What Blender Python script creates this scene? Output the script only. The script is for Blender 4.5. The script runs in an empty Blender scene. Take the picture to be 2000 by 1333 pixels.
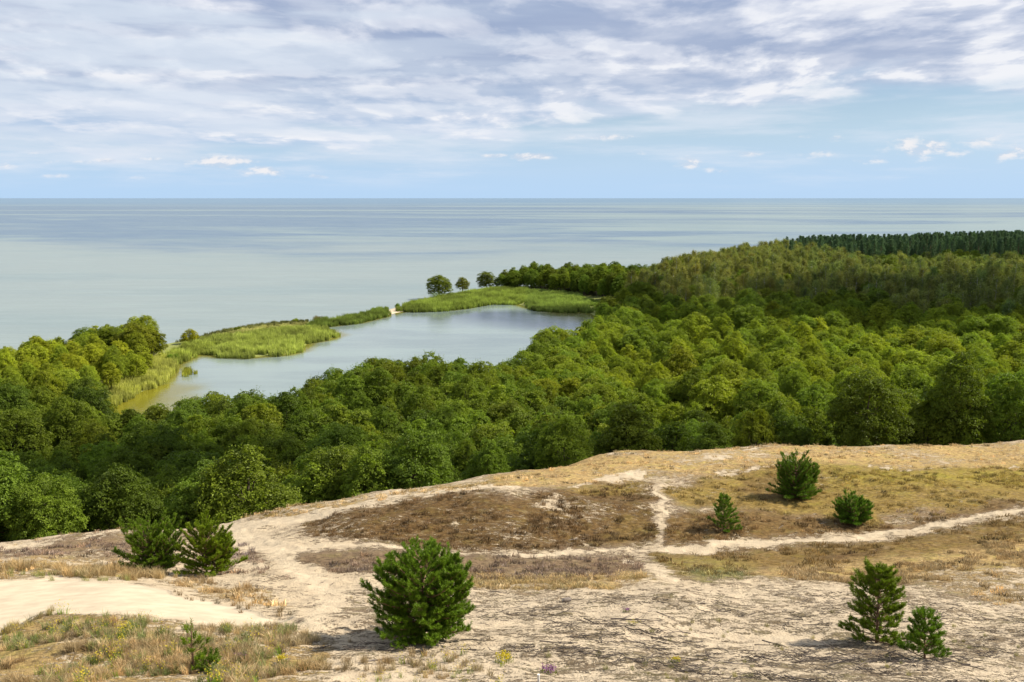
import bpy, math, random
import numpy as np
from mathutils import Vector, Matrix

# ------------------------------------------------------------------ camera, world, sun
scene = bpy.context.scene
COL = scene.collection
CAM_Z = 45.0
F_PX = 1804.0
TILT = math.atan((666.5 - 387.0) / F_PX)
CT, ST = math.cos(TILT), math.sin(TILT)

cam_data = bpy.data.cameras.new('camera')
cam_data.sensor_width = 36.0
cam_data.lens = 36.0 * F_PX / 2000.0
cam_data.clip_start = 0.5
cam_data.clip_end = 200000.0
cam = bpy.data.objects.new('camera', cam_data)
COL.objects.link(cam)
cam.location = (0, 0, CAM_Z)
cam.rotation_euler = (math.pi / 2 - TILT, 0, 0)
scene.camera = cam

SUN_EL = math.radians(44)
SUN_AZ = math.radians(78)          # clockwise from +Y (the view direction) towards +X
sun_vec = Vector((math.sin(SUN_AZ) * math.cos(SUN_EL), math.cos(SUN_AZ) * math.cos(SUN_EL), math.sin(SUN_EL)))
sl = bpy.data.lights.new('sun', 'SUN')
sl.energy = 5.0
sl.angle = math.radians(2.0)
sl.color = (1.0, 0.92, 0.78)
so = bpy.data.objects.new('sun', sl)
COL.objects.link(so)
so.rotation_euler = sun_vec.to_track_quat('Z', 'Y').to_euler()

scene.view_settings.view_transform = 'Standard'
scene.view_settings.look = 'None'
scene.view_settings.exposure = 0.80
scene.view_settings.gamma = 1.0
scene.cycles.max_bounces = 8
scene.cycles.diffuse_bounces = 3
scene.cycles.transparent_max_bounces = 8


class NT:
    """tiny helper to write node graphs as expressions"""
    def __init__(self, tree):
        self.t = tree
        self.n = tree.nodes
        self.l = tree.links

    def new(self, typ, **kw):
        nd = self.n.new(typ)
        for k, v in kw.items():
            setattr(nd, k, v)
        return nd

    def put(self, sock, v):
        if v is None:
            return
        if isinstance(v, bpy.types.NodeSocket):
            self.l.new(v, sock)
        else:
            sock.default_value = v

    def m(self, op, a, b=None, c=None, clamp=False):
        nd = self.new('ShaderNodeMath', operation=op, use_clamp=clamp)
        self.put(nd.inputs[0], a)
        self.put(nd.inputs[1], b)
        self.put(nd.inputs[2], c)
        return nd.outputs[0]

    def vm(self, op, a, b=None):
        nd = self.new('ShaderNodeVectorMath', operation=op)
        self.put(nd.inputs[0], a)
        self.put(nd.inputs[1], b)
        return nd.outputs[0]

    def sep(self, v):
        nd = self.new('ShaderNodeSeparateXYZ')
        self.put(nd.inputs[0], v)
        return nd.outputs

    def comb(self, x, y, z):
        nd = self.new('ShaderNodeCombineXYZ')
        for s, v in zip(nd.inputs, (x, y, z)):
            self.put(s, v)
        return nd.outputs[0]

    def noise(self, vec, scale, detail=4.0, rough=0.5, lac=2.0, dist=0.0):
        nd = self.new('ShaderNodeTexNoise')
        self.put(nd.inputs['Vector'], vec)
        nd.inputs['Scale'].default_value = scale
        nd.inputs['Detail'].default_value = detail
        nd.inputs['Roughness'].default_value = rough
        nd.inputs['Lacunarity'].default_value = lac
        nd.inputs['Distortion'].default_value = dist
        return nd.outputs['Fac']

    def smooth(self, v, a, b, lo=0.0, hi=1.0, kind='SMOOTHSTEP'):
        nd = self.new('ShaderNodeMapRange', interpolation_type=kind)
        nd.clamp = True
        self.put(nd.inputs[0], v)
        self.put(nd.inputs[1], a)
        self.put(nd.inputs[2], b)
        self.put(nd.inputs[3], lo)
        self.put(nd.inputs[4], hi)
        return nd.outputs[0]

    def mix(self, fac, a, b, blend='MIX'):
        nd = self.new('ShaderNodeMix', data_type='RGBA', blend_type=blend)
        nd.clamp_factor = True
        self.put(nd.inputs[0], fac)
        self.put(nd.inputs[6], a)
        self.put(nd.inputs[7], b)
        return nd.outputs[2]


def px_dir(px, py):
    """direction of a photo pixel as (s = X/Y, t = Z/Y)"""
    a = (np.asarray(px, float) - 1000.0) / F_PX
    b = (np.asarray(py, float) - 666.5) / F_PX
    yc = CT - b * ST
    zc = -ST - b * CT
    return a / yc, zc / yc


def build_world():
    w = bpy.data.worlds.new('World')
    scene.world = w
    w.use_nodes = True
    T = NT(w.node_tree)
    T.n.clear()
    out = T.new('ShaderNodeOutputWorld')
    bg = T.new('ShaderNodeBackground')
    sky = T.new('ShaderNodeTexSky', sky_type='NISHITA')
    sky.sun_disc = False
    sky.sun_elevation = SUN_EL
    sky.sun_rotation = SUN_AZ
    sky.altitude = 50.0
    sky.air_density = 1.0
    sky.dust_density = 0.6
    sky.ozone_density = 1.6
    tc = T.new('ShaderNodeTexCoord')
    d = tc.outputs['Generated']
    x, y, z = T.sep(d)
    zc = T.m('MAXIMUM', z, 0.0)
    az = T.m('DIVIDE', x, T.m('MAXIMUM', y, 0.05))        # tangent of the azimuth in front
    az = T.m('MINIMUM', T.m('MAXIMUM', az, -1.2), 1.2)
    # ---- blue sky: slightly pale and even near the horizon
    base = T.vm('SCALE', sky.outputs[0])
    base.node.inputs['Scale'].default_value = 0.095
    hz = T.smooth(zc, 0.0, 0.16, 1.0, 0.0)
    base = T.mix(T.m('MULTIPLY', hz, 0.92), base, (0.49, 0.70, 0.96, 1))
    deep = T.smooth(zc, 0.06, 0.22)
    base = T.mix(T.m('MULTIPLY', deep, 0.75), base, (0.14, 0.36, 0.78, 1))
    # ---- cloud deck, laid out on a level sheet seen in perspective
    den = T.m('ADD', zc, 0.105)
    u = T.m('DIVIDE', x, den)
    v = T.m('DIVIDE', y, den)
    p = T.comb(u, T.m('MULTIPLY', v, 0.72), 0.0)
    warp = T.noise(p, 0.8, 2.0)
    p2 = T.vm('ADD', p, T.comb(T.m('MULTIPLY', warp, 0.6), T.m('MULTIPLY', warp, 0.35), 0.0))
    big = T.noise(p2, 0.55, 3.0, 0.5)
    med = T.noise(p2, 1.75, 8.0, 0.56)
    low_edge = T.m('ADD', 0.050, T.m('MULTIPLY', T.smooth(az, -0.25, 0.42), 0.050))
    cover = T.smooth(T.m('SUBTRACT', zc, low_edge), -0.035, 0.040)
    d0 = T.m('ADD', T.m('ADD', T.m('MULTIPLY', big, 0.65), T.m('MULTIPLY', med, 0.75)), T.m('MULTIPLY', cover, 0.62))
    gap = T.smooth(T.m('SUBTRACT', zc, T.m('MULTIPLY', T.smooth(az, -0.5, 0.2), 0.03)), 0.145, 0.20, 0.0, 0.13)
    dens = T.smooth(T.m('SUBTRACT', d0, gap), 0.88, 1.16)
    thick = T.smooth(d0, 1.05, 1.50)
    # billows: lit rims come from the slope of the density towards the light
    pl = T.vm('ADD', p2, (0.07, -0.14, 0.0))
    med2 = T.noise(pl, 1.75, 8.0, 0.56)
    rim = T.smooth(T.m('SUBTRACT', med, med2), -0.07, 0.09)
    fine = T.noise(p2, 4.0, 6.0, 0.55)
    lit = T.m('ADD', T.m('MULTIPLY', rim, 0.62), T.m('MULTIPLY', T.smooth(fine, 0.35, 0.68), 0.38))
    lit = T.m('SUBTRACT', lit, T.m('MULTIPLY', T.smooth(big, 0.42, 0.66), 0.30), clamp=True)
    lit = T.m('ADD', lit, T.m('MULTIPLY', T.m('SUBTRACT', 1.0, thick), 0.18), clamp=True)
    shade_c = T.mix(T.smooth(zc, 0.03, 0.15), (0.46, 0.62, 0.83, 1), (0.34, 0.42, 0.60, 1))
    cl = T.mix(lit, shade_c, (0.84, 0.86, 0.93, 1))
    hi = T.smooth(lit, 0.72, 1.0)
    cl = T.mix(T.m('MULTIPLY', hi, 0.5), cl, (0.97, 0.965, 0.97, 1))
    sky1 = T.mix(T.m('MULTIPLY', dens, 0.95), base, cl)
    # thin veil low on the left
    veil_m = T.m('MULTIPLY', T.smooth(az, 0.25, -0.35), T.smooth(zc, 0.012, 0.05))
    vn = T.noise(T.comb(T.m('MULTIPLY', az, 2.0), T.m('MULTIPLY', zc, 22.0), 3.1), 2.4, 5.0, 0.55)
    sky2 = T.mix(T.m('MULTIPLY', T.m('MULTIPLY', veil_m, T.smooth(vn, 0.35, 0.65)), 0.80), sky1, (0.68, 0.76, 0.87, 1))
    # soft pale haze clouds low down all round
    hn = T.noise(T.comb(T.m('MULTIPLY', az, 1.6), T.m('MULTIPLY', zc, 15.0), 8.7), 2.6, 6.0, 0.58)
    hm = T.m('MULTIPLY', T.smooth(zc, 0.004, 0.03), T.smooth(zc, 0.14, 0.06))
    sky2 = T.mix(T.m('MULTIPLY', T.m('MULTIPLY', hm, T.smooth(hn, 0.44, 0.72)), 0.70), sky2, (0.78, 0.83, 0.92, 1))
    # ---- small fair-weather clouds low over the horizon, each at its bearing
    spots = [(430, 318, 60, 11, 1.0), (505, 336, 40, 11, 0.8), (1035, 306, 34, 7, 1.0), (965, 305, 26, 5, 0.8),
             (1345, 318, 26, 15, 0.62), (1400, 335, 34, 7, 0.5), (1790, 290, 60, 18, 0.75), (1815, 310, 26, 14, 0.5),
             (1930, 285, 70, 22, 0.48), (1600, 303, 40, 10, 0.5), (1210, 268, 60, 7, 0.55), (210, 314, 26, 5, 0.9), (295, 311, 22, 4, 0.6),
             (275, 348, 34, 8, 0.55), (150, 317, 60, 4, 0.55), (1560, 268, 30, 6, 0.45), (1640, 270, 34, 6, 0.45),
             (100, 345, 40, 8, 0.5), (700, 300, 40, 4, 0.5), (620, 345, 30, 5, 0.45), (820, 330, 40, 5, 0.4), (1470, 300, 30, 6, 0.45), (1700, 315, 40, 9, 0.5), (1880, 300, 36, 12, 0.6), (1980, 300, 40, 18, 0.6), (1250, 300, 30, 5, 0.4), (40, 300, 50, 4, 0.5), (1100, 268, 50, 8, 0.4), (10, 325, 30, 10, 0.4)]
    tz = T.m('DIVIDE', z, T.m('MAXIMUM', y, 0.05))
    acc = None
    for (sx, sy, wx, wy, amp) in spots:
        s0, t0 = px_dir(sx, sy)
        dx = T.m('MULTIPLY', T.m('SUBTRACT', az, float(s0)), F_PX / wx)
        dy = T.m('MULTIPLY', T.m('SUBTRACT', tz, float(t0)), F_PX / wy)
        r2 = T.m('ADD', T.m('MULTIPLY', dx, dx), T.m('MULTIPLY', dy, dy))
        g = T.m('MULTIPLY', T.m('EXPONENT', T.m('MULTIPLY', r2, -0.7)), amp)
        acc = g if acc is None else T.m('MAXIMUM', acc, g)
    q = T.comb(T.m('MULTIPLY', az, 1.0), T.m('MULTIPLY', tz, 2.2), 0.0)
    cn = T.noise(q, 34.0, 7.0, 0.58)
    cum = T.m('MULTIPLY', T.smooth(T.m('ADD', T.m('MULTIPLY', acc, 0.55), T.m('MULTIPLY', cn, 1.0)), 0.64, 0.98), T.m('MINIMUM', T.m('MULTIPLY', acc, 2.2), 1.0))
    cn2 = T.noise(T.vm('ADD', q, (0.004, -0.008, 0.0)), 34.0, 7.0, 0.58)
    cl2 = T.mix(T.smooth(T.m('SUBTRACT', cn, cn2), -0.06, 0.08), (0.62, 0.70, 0.82, 1), (0.93, 0.90, 0.90, 1))
    sky3 = T.mix(T.m('MULTIPLY', cum, 0.85), sky2, cl2)
    T.l.new(sky3, bg.inputs[0])
    bg.inputs[1].default_value = 0.58
    T.l.new(bg.outputs[0], out.inputs[0])
    w.cycles.sampling_method = 'MANUAL'
    w.cycles.sample_map_resolution = 512


build_world()

# ------------------------------------------------------------------ helpers
rng = np.random.default_rng(7)


def tag(o, label=None, cat=None, group=None, kind=None):
    if label:
        o['label'] = label
    if cat:
        o['category'] = cat
    if group:
        o['group'] = group
    if kind:
        o['kind'] = kind
    return o


def unproject(px, py, z=0.0):
    s, t = px_dir(px, py)
    Y = (z - CAM_Z) / t
    return s * Y, Y


def project(X, Y, Z):
    dz = np.asarray(Z, float) - CAM_Z
    f = Y * CT - dz * ST
    up = Y * ST + dz * CT
    f = np.maximum(f, 0.1)
    return 1000.0 + F_PX * X / f, 666.5 - F_PX * up / f


_NG = np.random.default_rng(99).random((256, 256))


def vnoise(x, y):
    x = np.asarray(x, float)
    y = np.asarray(y, float)
    xi = np.floor(x).astype(np.int64)
    yi = np.floor(y).astype(np.int64)
    fx = x - xi
    fy = y - yi
    fx = fx * fx * (3 - 2 * fx)
    fy = fy * fy * (3 - 2 * fy)
    a = _NG[xi & 255, yi & 255]
    b = _NG[(xi + 1) & 255, yi & 255]
    c = _NG[xi & 255, (yi + 1) & 255]
    d = _NG[(xi + 1) & 255, (yi + 1) & 255]
    return (a * (1 - fx) + b * fx) * (1 - fy) + (c * (1 - fx) + d * fx) * fy


def fbm(x, y, sc=1.0, octv=4, rough=0.5):
    v = 0
    amp = 1.0
    tot = 0
    for k in range(octv):
        v = v + amp * (vnoise(x / sc + 17.3 * k, y / sc + 9.1 * k) - 0.5)
        tot += amp
        amp *= rough
        sc = sc / 2.03
    return v / tot * 2


def poly_sd(px, py, poly):
    """signed distance to a polygon, positive inside"""
    P = np.asarray(poly, float)
    d2 = np.full(px.shape, 1e18)
    inside = np.zeros(px.shape, bool)
    n = len(P)
    for i in range(n):
        ax, ay = P[i]
        bx, by = P[(i + 1) % n]
        ex, ey = bx - ax, by - ay
        L = ex * ex + ey * ey + 1e-12
        t = np.clip(((px - ax) * ex + (py - ay) * ey) / L, 0, 1)
        dx = px - (ax + t * ex)
        dy = py - (ay + t * ey)
        d2 = np.minimum(d2, dx * dx + dy * dy)
        c = ((ay > py) != (by > py)) & (px < (bx - ax) * (py - ay) / ((by - ay) if abs(by - ay) > 1e-9 else 1e-9) + ax)
        inside ^= c
    d = np.sqrt(d2)
    return np.where(inside, d, -d)


def line_d(px, py, pts, vs=1.0):
    """distance to a polyline given as (x, y, half width); returned divided by the local half width"""
    best = np.full(px.shape, 1e9)
    for (ax, ay, aw), (bx, by, bw) in zip(pts[:-1], pts[1:]):
        ex, ey = bx - ax, (by - ay) * vs
        L = ex * ex + ey * ey + 1e-9
        t = np.clip(((px - ax) * ex + (py - ay) * vs * ey) / L, 0, 1)
        dx = px - (ax + t * ex)
        dy = (py - ay) * vs - t * ey
        w = aw + (bw - aw) * t
        best = np.minimum(best, np.hypot(dx, dy) / w)
    return best


def sstep(v, a, b):
    t = np.clip((v - a) / (b - a), 0, 1)
    return t * t * (3 - 2 * t)


def mesh_from(name, V, F, mats, mat_idx=None, attrs=None, smooth=False):
    """V (n,3); F (m,k) all the same size or list of such arrays"""
    me = bpy.data.meshes.new(name)
    Fs = F if isinstance(F, list) else [F]
    Fs = [np.asarray(f) for f in Fs if len(f)]
    nl = sum(f.size for f in Fs)
    nf = sum(len(f) for f in Fs)
    me.vertices.add(len(V))
    me.vertices.foreach_set('co', np.asarray(V, np.float32).ravel())
    me.loops.add(nl)
    me.loops.foreach_set('vertex_index', np.concatenate([f.ravel() for f in Fs]).astype(np.int32))
    me.polygons.add(nf)
    sizes = np.concatenate([np.full(len(f), f.shape[1]) for f in Fs])
    starts = np.concatenate([[0], np.cumsum(sizes)[:-1]]).astype(np.int32)
    me.polygons.foreach_set('loop_start', starts)
    if mat_idx is not None:
        me.polygons.foreach_set('material_index', np.asarray(mat_idx, np.int32))
    me.polygons.foreach_set('use_smooth', np.full(nf, smooth))
    for m in mats:
        me.materials.append(m)
    for k, (typ, dat) in (attrs or {}).items():
        at = me.attributes.new(k, typ, 'POINT')
        if typ == 'FLOAT':
            at.data.foreach_set('value', np.asarray(dat, np.float32).ravel())
        else:
            at.data.foreach_set('color', np.asarray(dat, np.float32).ravel())
    me.update(calc_edges=True)
    me.validate()
    return me


def obj(name, me, parent=None, loc=(0, 0, 0)):
    o = bpy.data.objects.new(name, me)
    COL.objects.link(o)
    o.location = loc
    if parent:
        o.parent = parent
    return o


# ------------------------------------------------------------------ materials
def new_mat(name):
    m = bpy.data.materials.new(name)
    m.use_nodes = True
    T = NT(m.node_tree)
    T.n.clear()
    return m, T


def foliage_mat(name, base, rough=0.55, trans=0.28, vary=0.35, tintable=True, young=(1.25, 1.2, 0.8), through=(1.25, 1.35, 0.55)):
    m, T = new_mat(name)
    out = T.new('ShaderNodeOutputMaterial')
    at = T.new('ShaderNodeAttribute', attribute_name='leaf')
    ln = at.outputs['Fac']
    dark = tuple(c * (1 - vary) for c in base) + (1,)
    lite = tuple(c * (1 + vary) * k for c, k in zip(base, young)) + (1,)
    col = T.mix(ln, dark, lite)
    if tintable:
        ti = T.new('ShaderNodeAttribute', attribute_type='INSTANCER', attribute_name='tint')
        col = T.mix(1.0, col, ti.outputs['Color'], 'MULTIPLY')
    bs = T.new('ShaderNodeBsdfPrincipled')
    T.put(bs.inputs['Base Color'], col)
    bs.inputs['Roughness'].default_value = rough
    bs.inputs['Specular IOR Level'].default_value = 0.13
    tr = T.new('ShaderNodeBsdfTranslucent')
    tcol = T.mix(1.0, col, tuple(through) + (1,), 'MULTIPLY')
    T.put(tr.inputs[0], tcol)
    mx = T.new('ShaderNodeMixShader')
    mx.inputs[0].default_value = trans
    T.l.new(bs.outputs[0], mx.inputs[1])
    T.l.new(tr.outputs[0], mx.inputs[2])
    T.l.new(mx.outputs[0], out.inputs[0])
    return m


def plain_mat(name, col, rough=0.8, nscale=6.0, amt=0.35, spec=0.3):
    m, T = new_mat(name)
    out = T.new('ShaderNodeOutputMaterial')
    tc = T.new('ShaderNodeTexCoord')
    n = T.noise(tc.outputs['Object'], nscale, 5.0, 0.6)
    c = T.mix(T.smooth(n, 0.3, 0.7), tuple(k * (1 - amt) for k in col) + (1,), tuple(min(1, k * (1 + amt)) for k in col) + (1,))
    bs = T.new('ShaderNodeBsdfPrincipled')
    T.put(bs.inputs['Base Color'], c)
    bs.inputs['Roughness'].default_value = rough
    bs.inputs['Specular IOR Level'].default_value = spec
    bp = T.new('ShaderNodeBump')
    bp.inputs['Strength'].default_value = 0.4
    bp.inputs['Distance'].default_value = 0.01
    T.put(bp.inputs['Height'], n)
    T.l.new(bp.outputs[0], bs.inputs['Normal'])
    T.l.new(bs.outputs[0], out.inputs[0])
    return m


M_LEAF = foliage_mat('leaves', (0.128, 0.176, 0.023), 0.5, 0.34, 0.36)
M_BIRCH = foliage_mat('birch leaves', (0.168, 0.192, 0.068), 0.6, 0.28, 0.35)
M_FARPINE = foliage_mat('wood pine needles', (0.085, 0.145, 0.078), 0.6, 0.16, 0.35, young=(1.1, 1.1, 0.9))
M_NEEDLE = foliage_mat('young pine needles', (0.100, 0.160, 0.020), 0.5, 0.25, 0.40)
M_BARK = plain_mat('bark', (0.11, 0.085, 0.06), 0.9)
M_BIRCHBARK = plain_mat('birch bark', (0.50, 0.48, 0.43), 0.8, 3.0, 0.5)
M_PINEBARK = plain_mat('pine bark', (0.20, 0.12, 0.075), 0.9, 9.0)
M_REED = foliage_mat('reed blades', (0.17, 0.205, 0.065), 0.5, 0.30, 0.35, young=(1.2, 1.15, 1.0), through=(1.15, 1.25, 0.75))
M_STRAW = foliage_mat('dry grass blades', (0.40, 0.315, 0.17), 0.6, 0.30, 0.40, young=(1.1, 1.08, 1.05), through=(1, 1, 0.9))
M_TWIG = plain_mat('weathered twigs', (0.105, 0.085, 0.070), 0.9, 3.0, 0.5)
M_DEAD = plain_mat('dead wood', (0.19, 0.16, 0.135), 0.9, 5.0, 0.4)
M_POST = plain_mat('pale painted wood', (0.62, 0.62, 0.60), 0.7, 14.0, 0.2)
M_YELLOW = foliage_mat('yellow petals', (0.50, 0.40, 0.03), 0.5, 0.3, 0.25, tintable=False, young=(1, 1, 1))
M_PURPLE = foliage_mat('purple bells', (0.24, 0.11, 0.24), 0.6, 0.25, 0.3, tintable=False, young=(1, 1, 1))
M_HERB = foliage_mat('low green herbs', (0.12, 0.15, 0.03), 0.6, 0.25, 0.35)


def ground_mat():
    m, T = new_mat('dune ground')
    out = T.new('ShaderNodeOutputMaterial')
    geo = T.new('ShaderNodeNewGeometry')
    P = geo.outputs['Position']
    veg = T.new('ShaderNodeAttribute', attribute_name='veg').outputs['Fac']
    vcol = T.new('ShaderNodeAttribute', attribute_name='vegcol').outputs['Color']
    scol = T.new('ShaderNodeAttribute', attribute_name='sandcol').outputs['Color']
    # tufts and litter lie as fine dashes along the slope
    Pd = T.vm('MULTIPLY', P, (0.55, 1.0, 1.0))
    n1 = T.noise(Pd, 4.5, 6.0, 0.72)
    n2 = T.noise(P, 14.0, 3.0, 0.6)
    n3 = T.noise(P, 1.1, 4.0, 0.6)
    nm = T.noise(T.vm('MULTIPLY', P, (0.6, 1.0, 1.0)), 2.1, 7.0, 0.68)
    nn = T.m('ADD', T.m('ADD', T.m('MULTIPLY', n1, 0.42), T.m('MULTIPLY', n2, 0.24)), T.m('ADD', T.m('MULTIPLY', nm, 0.22), T.m('MULTIPLY', n3, 0.12)))
    nn = T.m('ADD', T.m('MULTIPLY', T.m('SUBTRACT', nn, 0.5), 3.3), 0.5)
    thr = T.m('SUBTRACT', 1.0, veg)
    mask = T.smooth(nn, T.m('SUBTRACT', thr, 0.09), T.m('ADD', thr, 0.09))
    sn = T.noise(P, 1.3, 5.0, 0.6)
    sand = T.mix(T.smooth(sn, 0.3, 0.7), T.mix(1.0, scol, (0.86, 0.84, 0.83, 1), 'MULTIPLY'), T.mix(1.0, scol, (1.08, 1.07, 1.05, 1), 'MULTIPLY'))
    vn = T.noise(Pd, 7.0, 5.0, 0.7)
    vg = T.mix(T.smooth(vn, 0.32, 0.68), T.mix(1.0, vcol, (0.55, 0.52, 0.48, 1), 'MULTIPLY'), T.mix(1.0, vcol, (1.5, 1.48, 1.4, 1), 'MULTIPLY'))
    # the cover itself is a mixture: straw, moss and bleached stalks
    hn = T.noise(T.vm('ADD', P, (31.0, 7.0, 0.0)), 0.9, 6.0, 0.65)
    hn2 = T.noise(T.vm('ADD', Pd, (11.0, 57.0, 0.0)), 3.2, 5.0, 0.7)
    vg = T.mix(T.m('MULTIPLY', T.smooth(hn2, 0.52, 0.66), 0.55), vg, T.mix(0.5, (0.32, 0.25, 0.15, 1), vg))
    vg = T.mix(T.smooth(hn, 0.50, 0.64, 0.0, 0.45), vg, T.mix(1.0, vg, (1.0, 1.18, 0.75, 1), 'MULTIPLY'))
    vg = T.mix(T.smooth(hn, 0.46, 0.34, 0.0, 0.5), vg, T.mix(1.0, vg, (0.68, 0.60, 0.62, 1), 'MULTIPLY'))
    col = T.mix(mask, sand, vg)
    bs = T.new('ShaderNodeBsdfPrincipled')
    T.put(bs.inputs['Base Color'], col)
    bs.inputs['Roughness'].default_value = 0.95
    bs.inputs['Specular IOR Level'].default_value = 0.1
    h = T.m('ADD', T.m('MULTIPLY', mask, 0.05), T.m('MULTIPLY', T.m('MULTIPLY', sn, T.m('ADD', 0.15, T.m('MINIMUM', T.m('MULTIPLY', veg, 5.0), 1.0))), 0.10))
    h = T.m('ADD', h, T.m('MULTIPLY', T.m('MULTIPLY', n2, T.m('MINIMUM', T.m('MULTIPLY', veg, 6.0), 1.0)), 0.06))
    bp = T.new('ShaderNodeBump')
    bp.inputs['Strength'].default_value = 0.9
    bp.inputs['Distance'].default_value = 1.0
    T.put(bp.inputs['Height'], h)
    T.l.new(bp.outputs[0], bs.inputs['Normal'])
    T.l.new(bs.outputs[0], out.inputs[0])
    return m


def sea_mat():
    m, T = new_mat('open water')
    out = T.new('ShaderNodeOutputMaterial')
    geo = T.new('ShaderNodeNewGeometry')
    P = geo.outputs['Position']
    x, y, z = T.sep(P)
    # distance along the view direction, in log scale, so that banks and deeps read from near to far
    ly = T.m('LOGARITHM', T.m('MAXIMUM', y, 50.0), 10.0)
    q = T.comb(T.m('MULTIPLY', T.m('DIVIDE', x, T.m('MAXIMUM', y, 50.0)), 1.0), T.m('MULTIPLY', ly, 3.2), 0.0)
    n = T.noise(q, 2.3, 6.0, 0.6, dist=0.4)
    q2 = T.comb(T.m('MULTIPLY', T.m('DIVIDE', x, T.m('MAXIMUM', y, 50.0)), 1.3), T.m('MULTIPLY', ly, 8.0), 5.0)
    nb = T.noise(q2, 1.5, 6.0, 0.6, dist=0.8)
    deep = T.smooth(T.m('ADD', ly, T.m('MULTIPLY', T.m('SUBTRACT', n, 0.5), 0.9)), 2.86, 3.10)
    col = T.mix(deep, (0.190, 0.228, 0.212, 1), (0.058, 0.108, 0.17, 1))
    side = T.smooth(T.m('DIVIDE', x, T.m('MAXIMUM', y, 50.0)), -0.35, 0.25, -0.06, 0.07)
    pale = T.m('MULTIPLY', T.smooth(T.m('ADD', nb, side), 0.47, 0.64), deep)
    col = T.mix(T.m('MULTIPLY', pale, 0.75), col, (0.21, 0.265, 0.225, 1))
    q3 = T.comb(T.m('MULTIPLY', x, 0.004), T.m('MULTIPLY', y, 0.016), 2.0)
    n3 = T.noise(q3, 1.0, 6.0, 0.65)
    col = T.mix(T.smooth(n3, 0.42, 0.68, 0.0, 0.45), col, (0.125, 0.18, 0.185, 1))
    n4 = T.noise(T.comb(T.m('MULTIPLY', x, 0.02), T.m('MULTIPLY', y, 0.075), 4.0), 1.0, 6.0, 0.7)
    col = T.mix(T.smooth(n4, 0.45, 0.70, 0.0, 0.40), col, (0.24, 0.29, 0.265, 1))
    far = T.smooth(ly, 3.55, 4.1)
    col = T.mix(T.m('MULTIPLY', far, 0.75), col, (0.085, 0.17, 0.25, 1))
    bs = T.new('ShaderNodeBsdfPrincipled')
    T.put(bs.inputs['Base Color'], col)
    T.put(bs.inputs['Roughness'], 0.30)
    bs.inputs['IOR'].default_value = 1.33
    w1 = T.noise(T.vm('MULTIPLY', P, (0.35, 1.0, 1.0)), 0.9, 4.0, 0.6)
    w2 = T.noise(T.vm('MULTIPLY', P, (0.3, 1.0, 1.0)), 0.10, 3.0, 0.55)
    h = T.m('ADD', T.m('MULTIPLY', w1, 0.30), T.m('MULTIPLY', w2, 1.1))
    bp = T.new('ShaderNodeBump')
    bp.inputs['Strength'].default_value = 0.55
    bp.inputs['Distance'].default_value = 1.0
    T.put(bp.inputs['Height'], h)
    T.l.new(bp.outputs[0], bs.inputs['Normal'])
    T.l.new(bs.outputs[0], out.inputs[0])
    return m


def pond_mat():
    m, T = new_mat('lagoon water')
    out = T.new('ShaderNodeOutputMaterial')
    geo = T.new('ShaderNodeNewGeometry')
    P = geo.outputs['Position']
    shal = T.new('ShaderNodeAttribute', attribute_name='shallow_reflection').outputs['Fac']
    n = T.noise(T.vm('MULTIPLY', P, (0.4, 1.0, 1.0)), 0.05, 4.0, 0.55)
    col = T.mix(T.smooth(n, 0.35, 0.65), (0.155, 0.195, 0.185, 1), (0.20, 0.25, 0.23, 1))
    col = T.mix(shal, col, (0.15, 0.135, 0.012, 1))  # olive shallows, with the trees' reflection put into the water colour
    bs = T.new('ShaderNodeBsdfPrincipled')
    T.put(bs.inputs['Base Color'], col)
    T.put(bs.inputs['Roughness'], T.smooth(n, 0.3, 0.7, 0.05, 0.16))
    bs.inputs['IOR'].default_value = 1.33
    w1 = T.noise(T.vm('MULTIPLY', P, (0.5, 1.0, 1.0)), 1.6, 3.0, 0.5)
    bp = T.new('ShaderNodeBump')
    bp.inputs['Strength'].default_value = 0.10
    bp.inputs['Distance'].default_value = 0.25
    T.put(bp.inputs['Height'], w1)
    T.l.new(bp.outputs[0], bs.inputs['Normal'])
    T.l.new(bs.outputs[0], out.inputs[0])
    return m


# ------------------------------------------------------------------ the lie of the land
COLS = {
    -350: [(1333, 20), (1250, 24), (1180, 30), (1130, 36), (1100, 42), (1078, 50)],
    0: [(1333, 20), (1240, 24.5), (1215, 26), (1135, 34), (1110, 38), (1062, 50)],
    225: [(1333, 20), (1255, 23), (1205, 24.5), (1190, 26), (1130, 34), (1115, 38), (1034, 52)],
    430: [(1333, 20), (1260, 23), (1220, 24.5), (1185, 29), (1130, 36), (1080, 43), (1022, 56)],
    470: [(1333, 20), (1260, 23.3), (1220, 25.2), (1180, 29.5), (1120, 37), (1075, 43.5), (1012, 57)],
    560: [(1333, 20), (1255, 24), (1180, 30), (1100, 39), (1060, 45), (984, 58)],
    700: [(1333, 20), (1255, 24), (1150, 33), (1085, 42), (1062, 45), (990, 52), (959, 62)],
    950: [(1333, 20), (1255, 24), (1150, 34), (1080, 44), (1065, 45.5), (960, 54), (923, 66)],
    1200: [(1333, 20), (1255, 24.5), (1140, 35.5), (1075, 46), (1060, 47), (945, 58), (880, 75)],
    1500: [(1333, 20), (1255, 25.5), (1130, 38), (1060, 47), (970, 58), (905, 66), (865, 80)],
    1750: [(1333, 20), (1258, 25.5), (1130, 38), (1045, 49), (1010, 53), (915, 63), (868, 80)],
    2000: [(1333, 20.5), (1255, 26), (1120, 39), (1005, 52), (910, 64), (862, 82)],
    2400: [(1333, 21), (1255, 27), (1110, 40), (1000, 53), (900, 66), (858, 84)],
}
YG = np.arange(-40, 170.01, 0.5)
SG = np.linspace(-2.6, 2.6, 1041)


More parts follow.
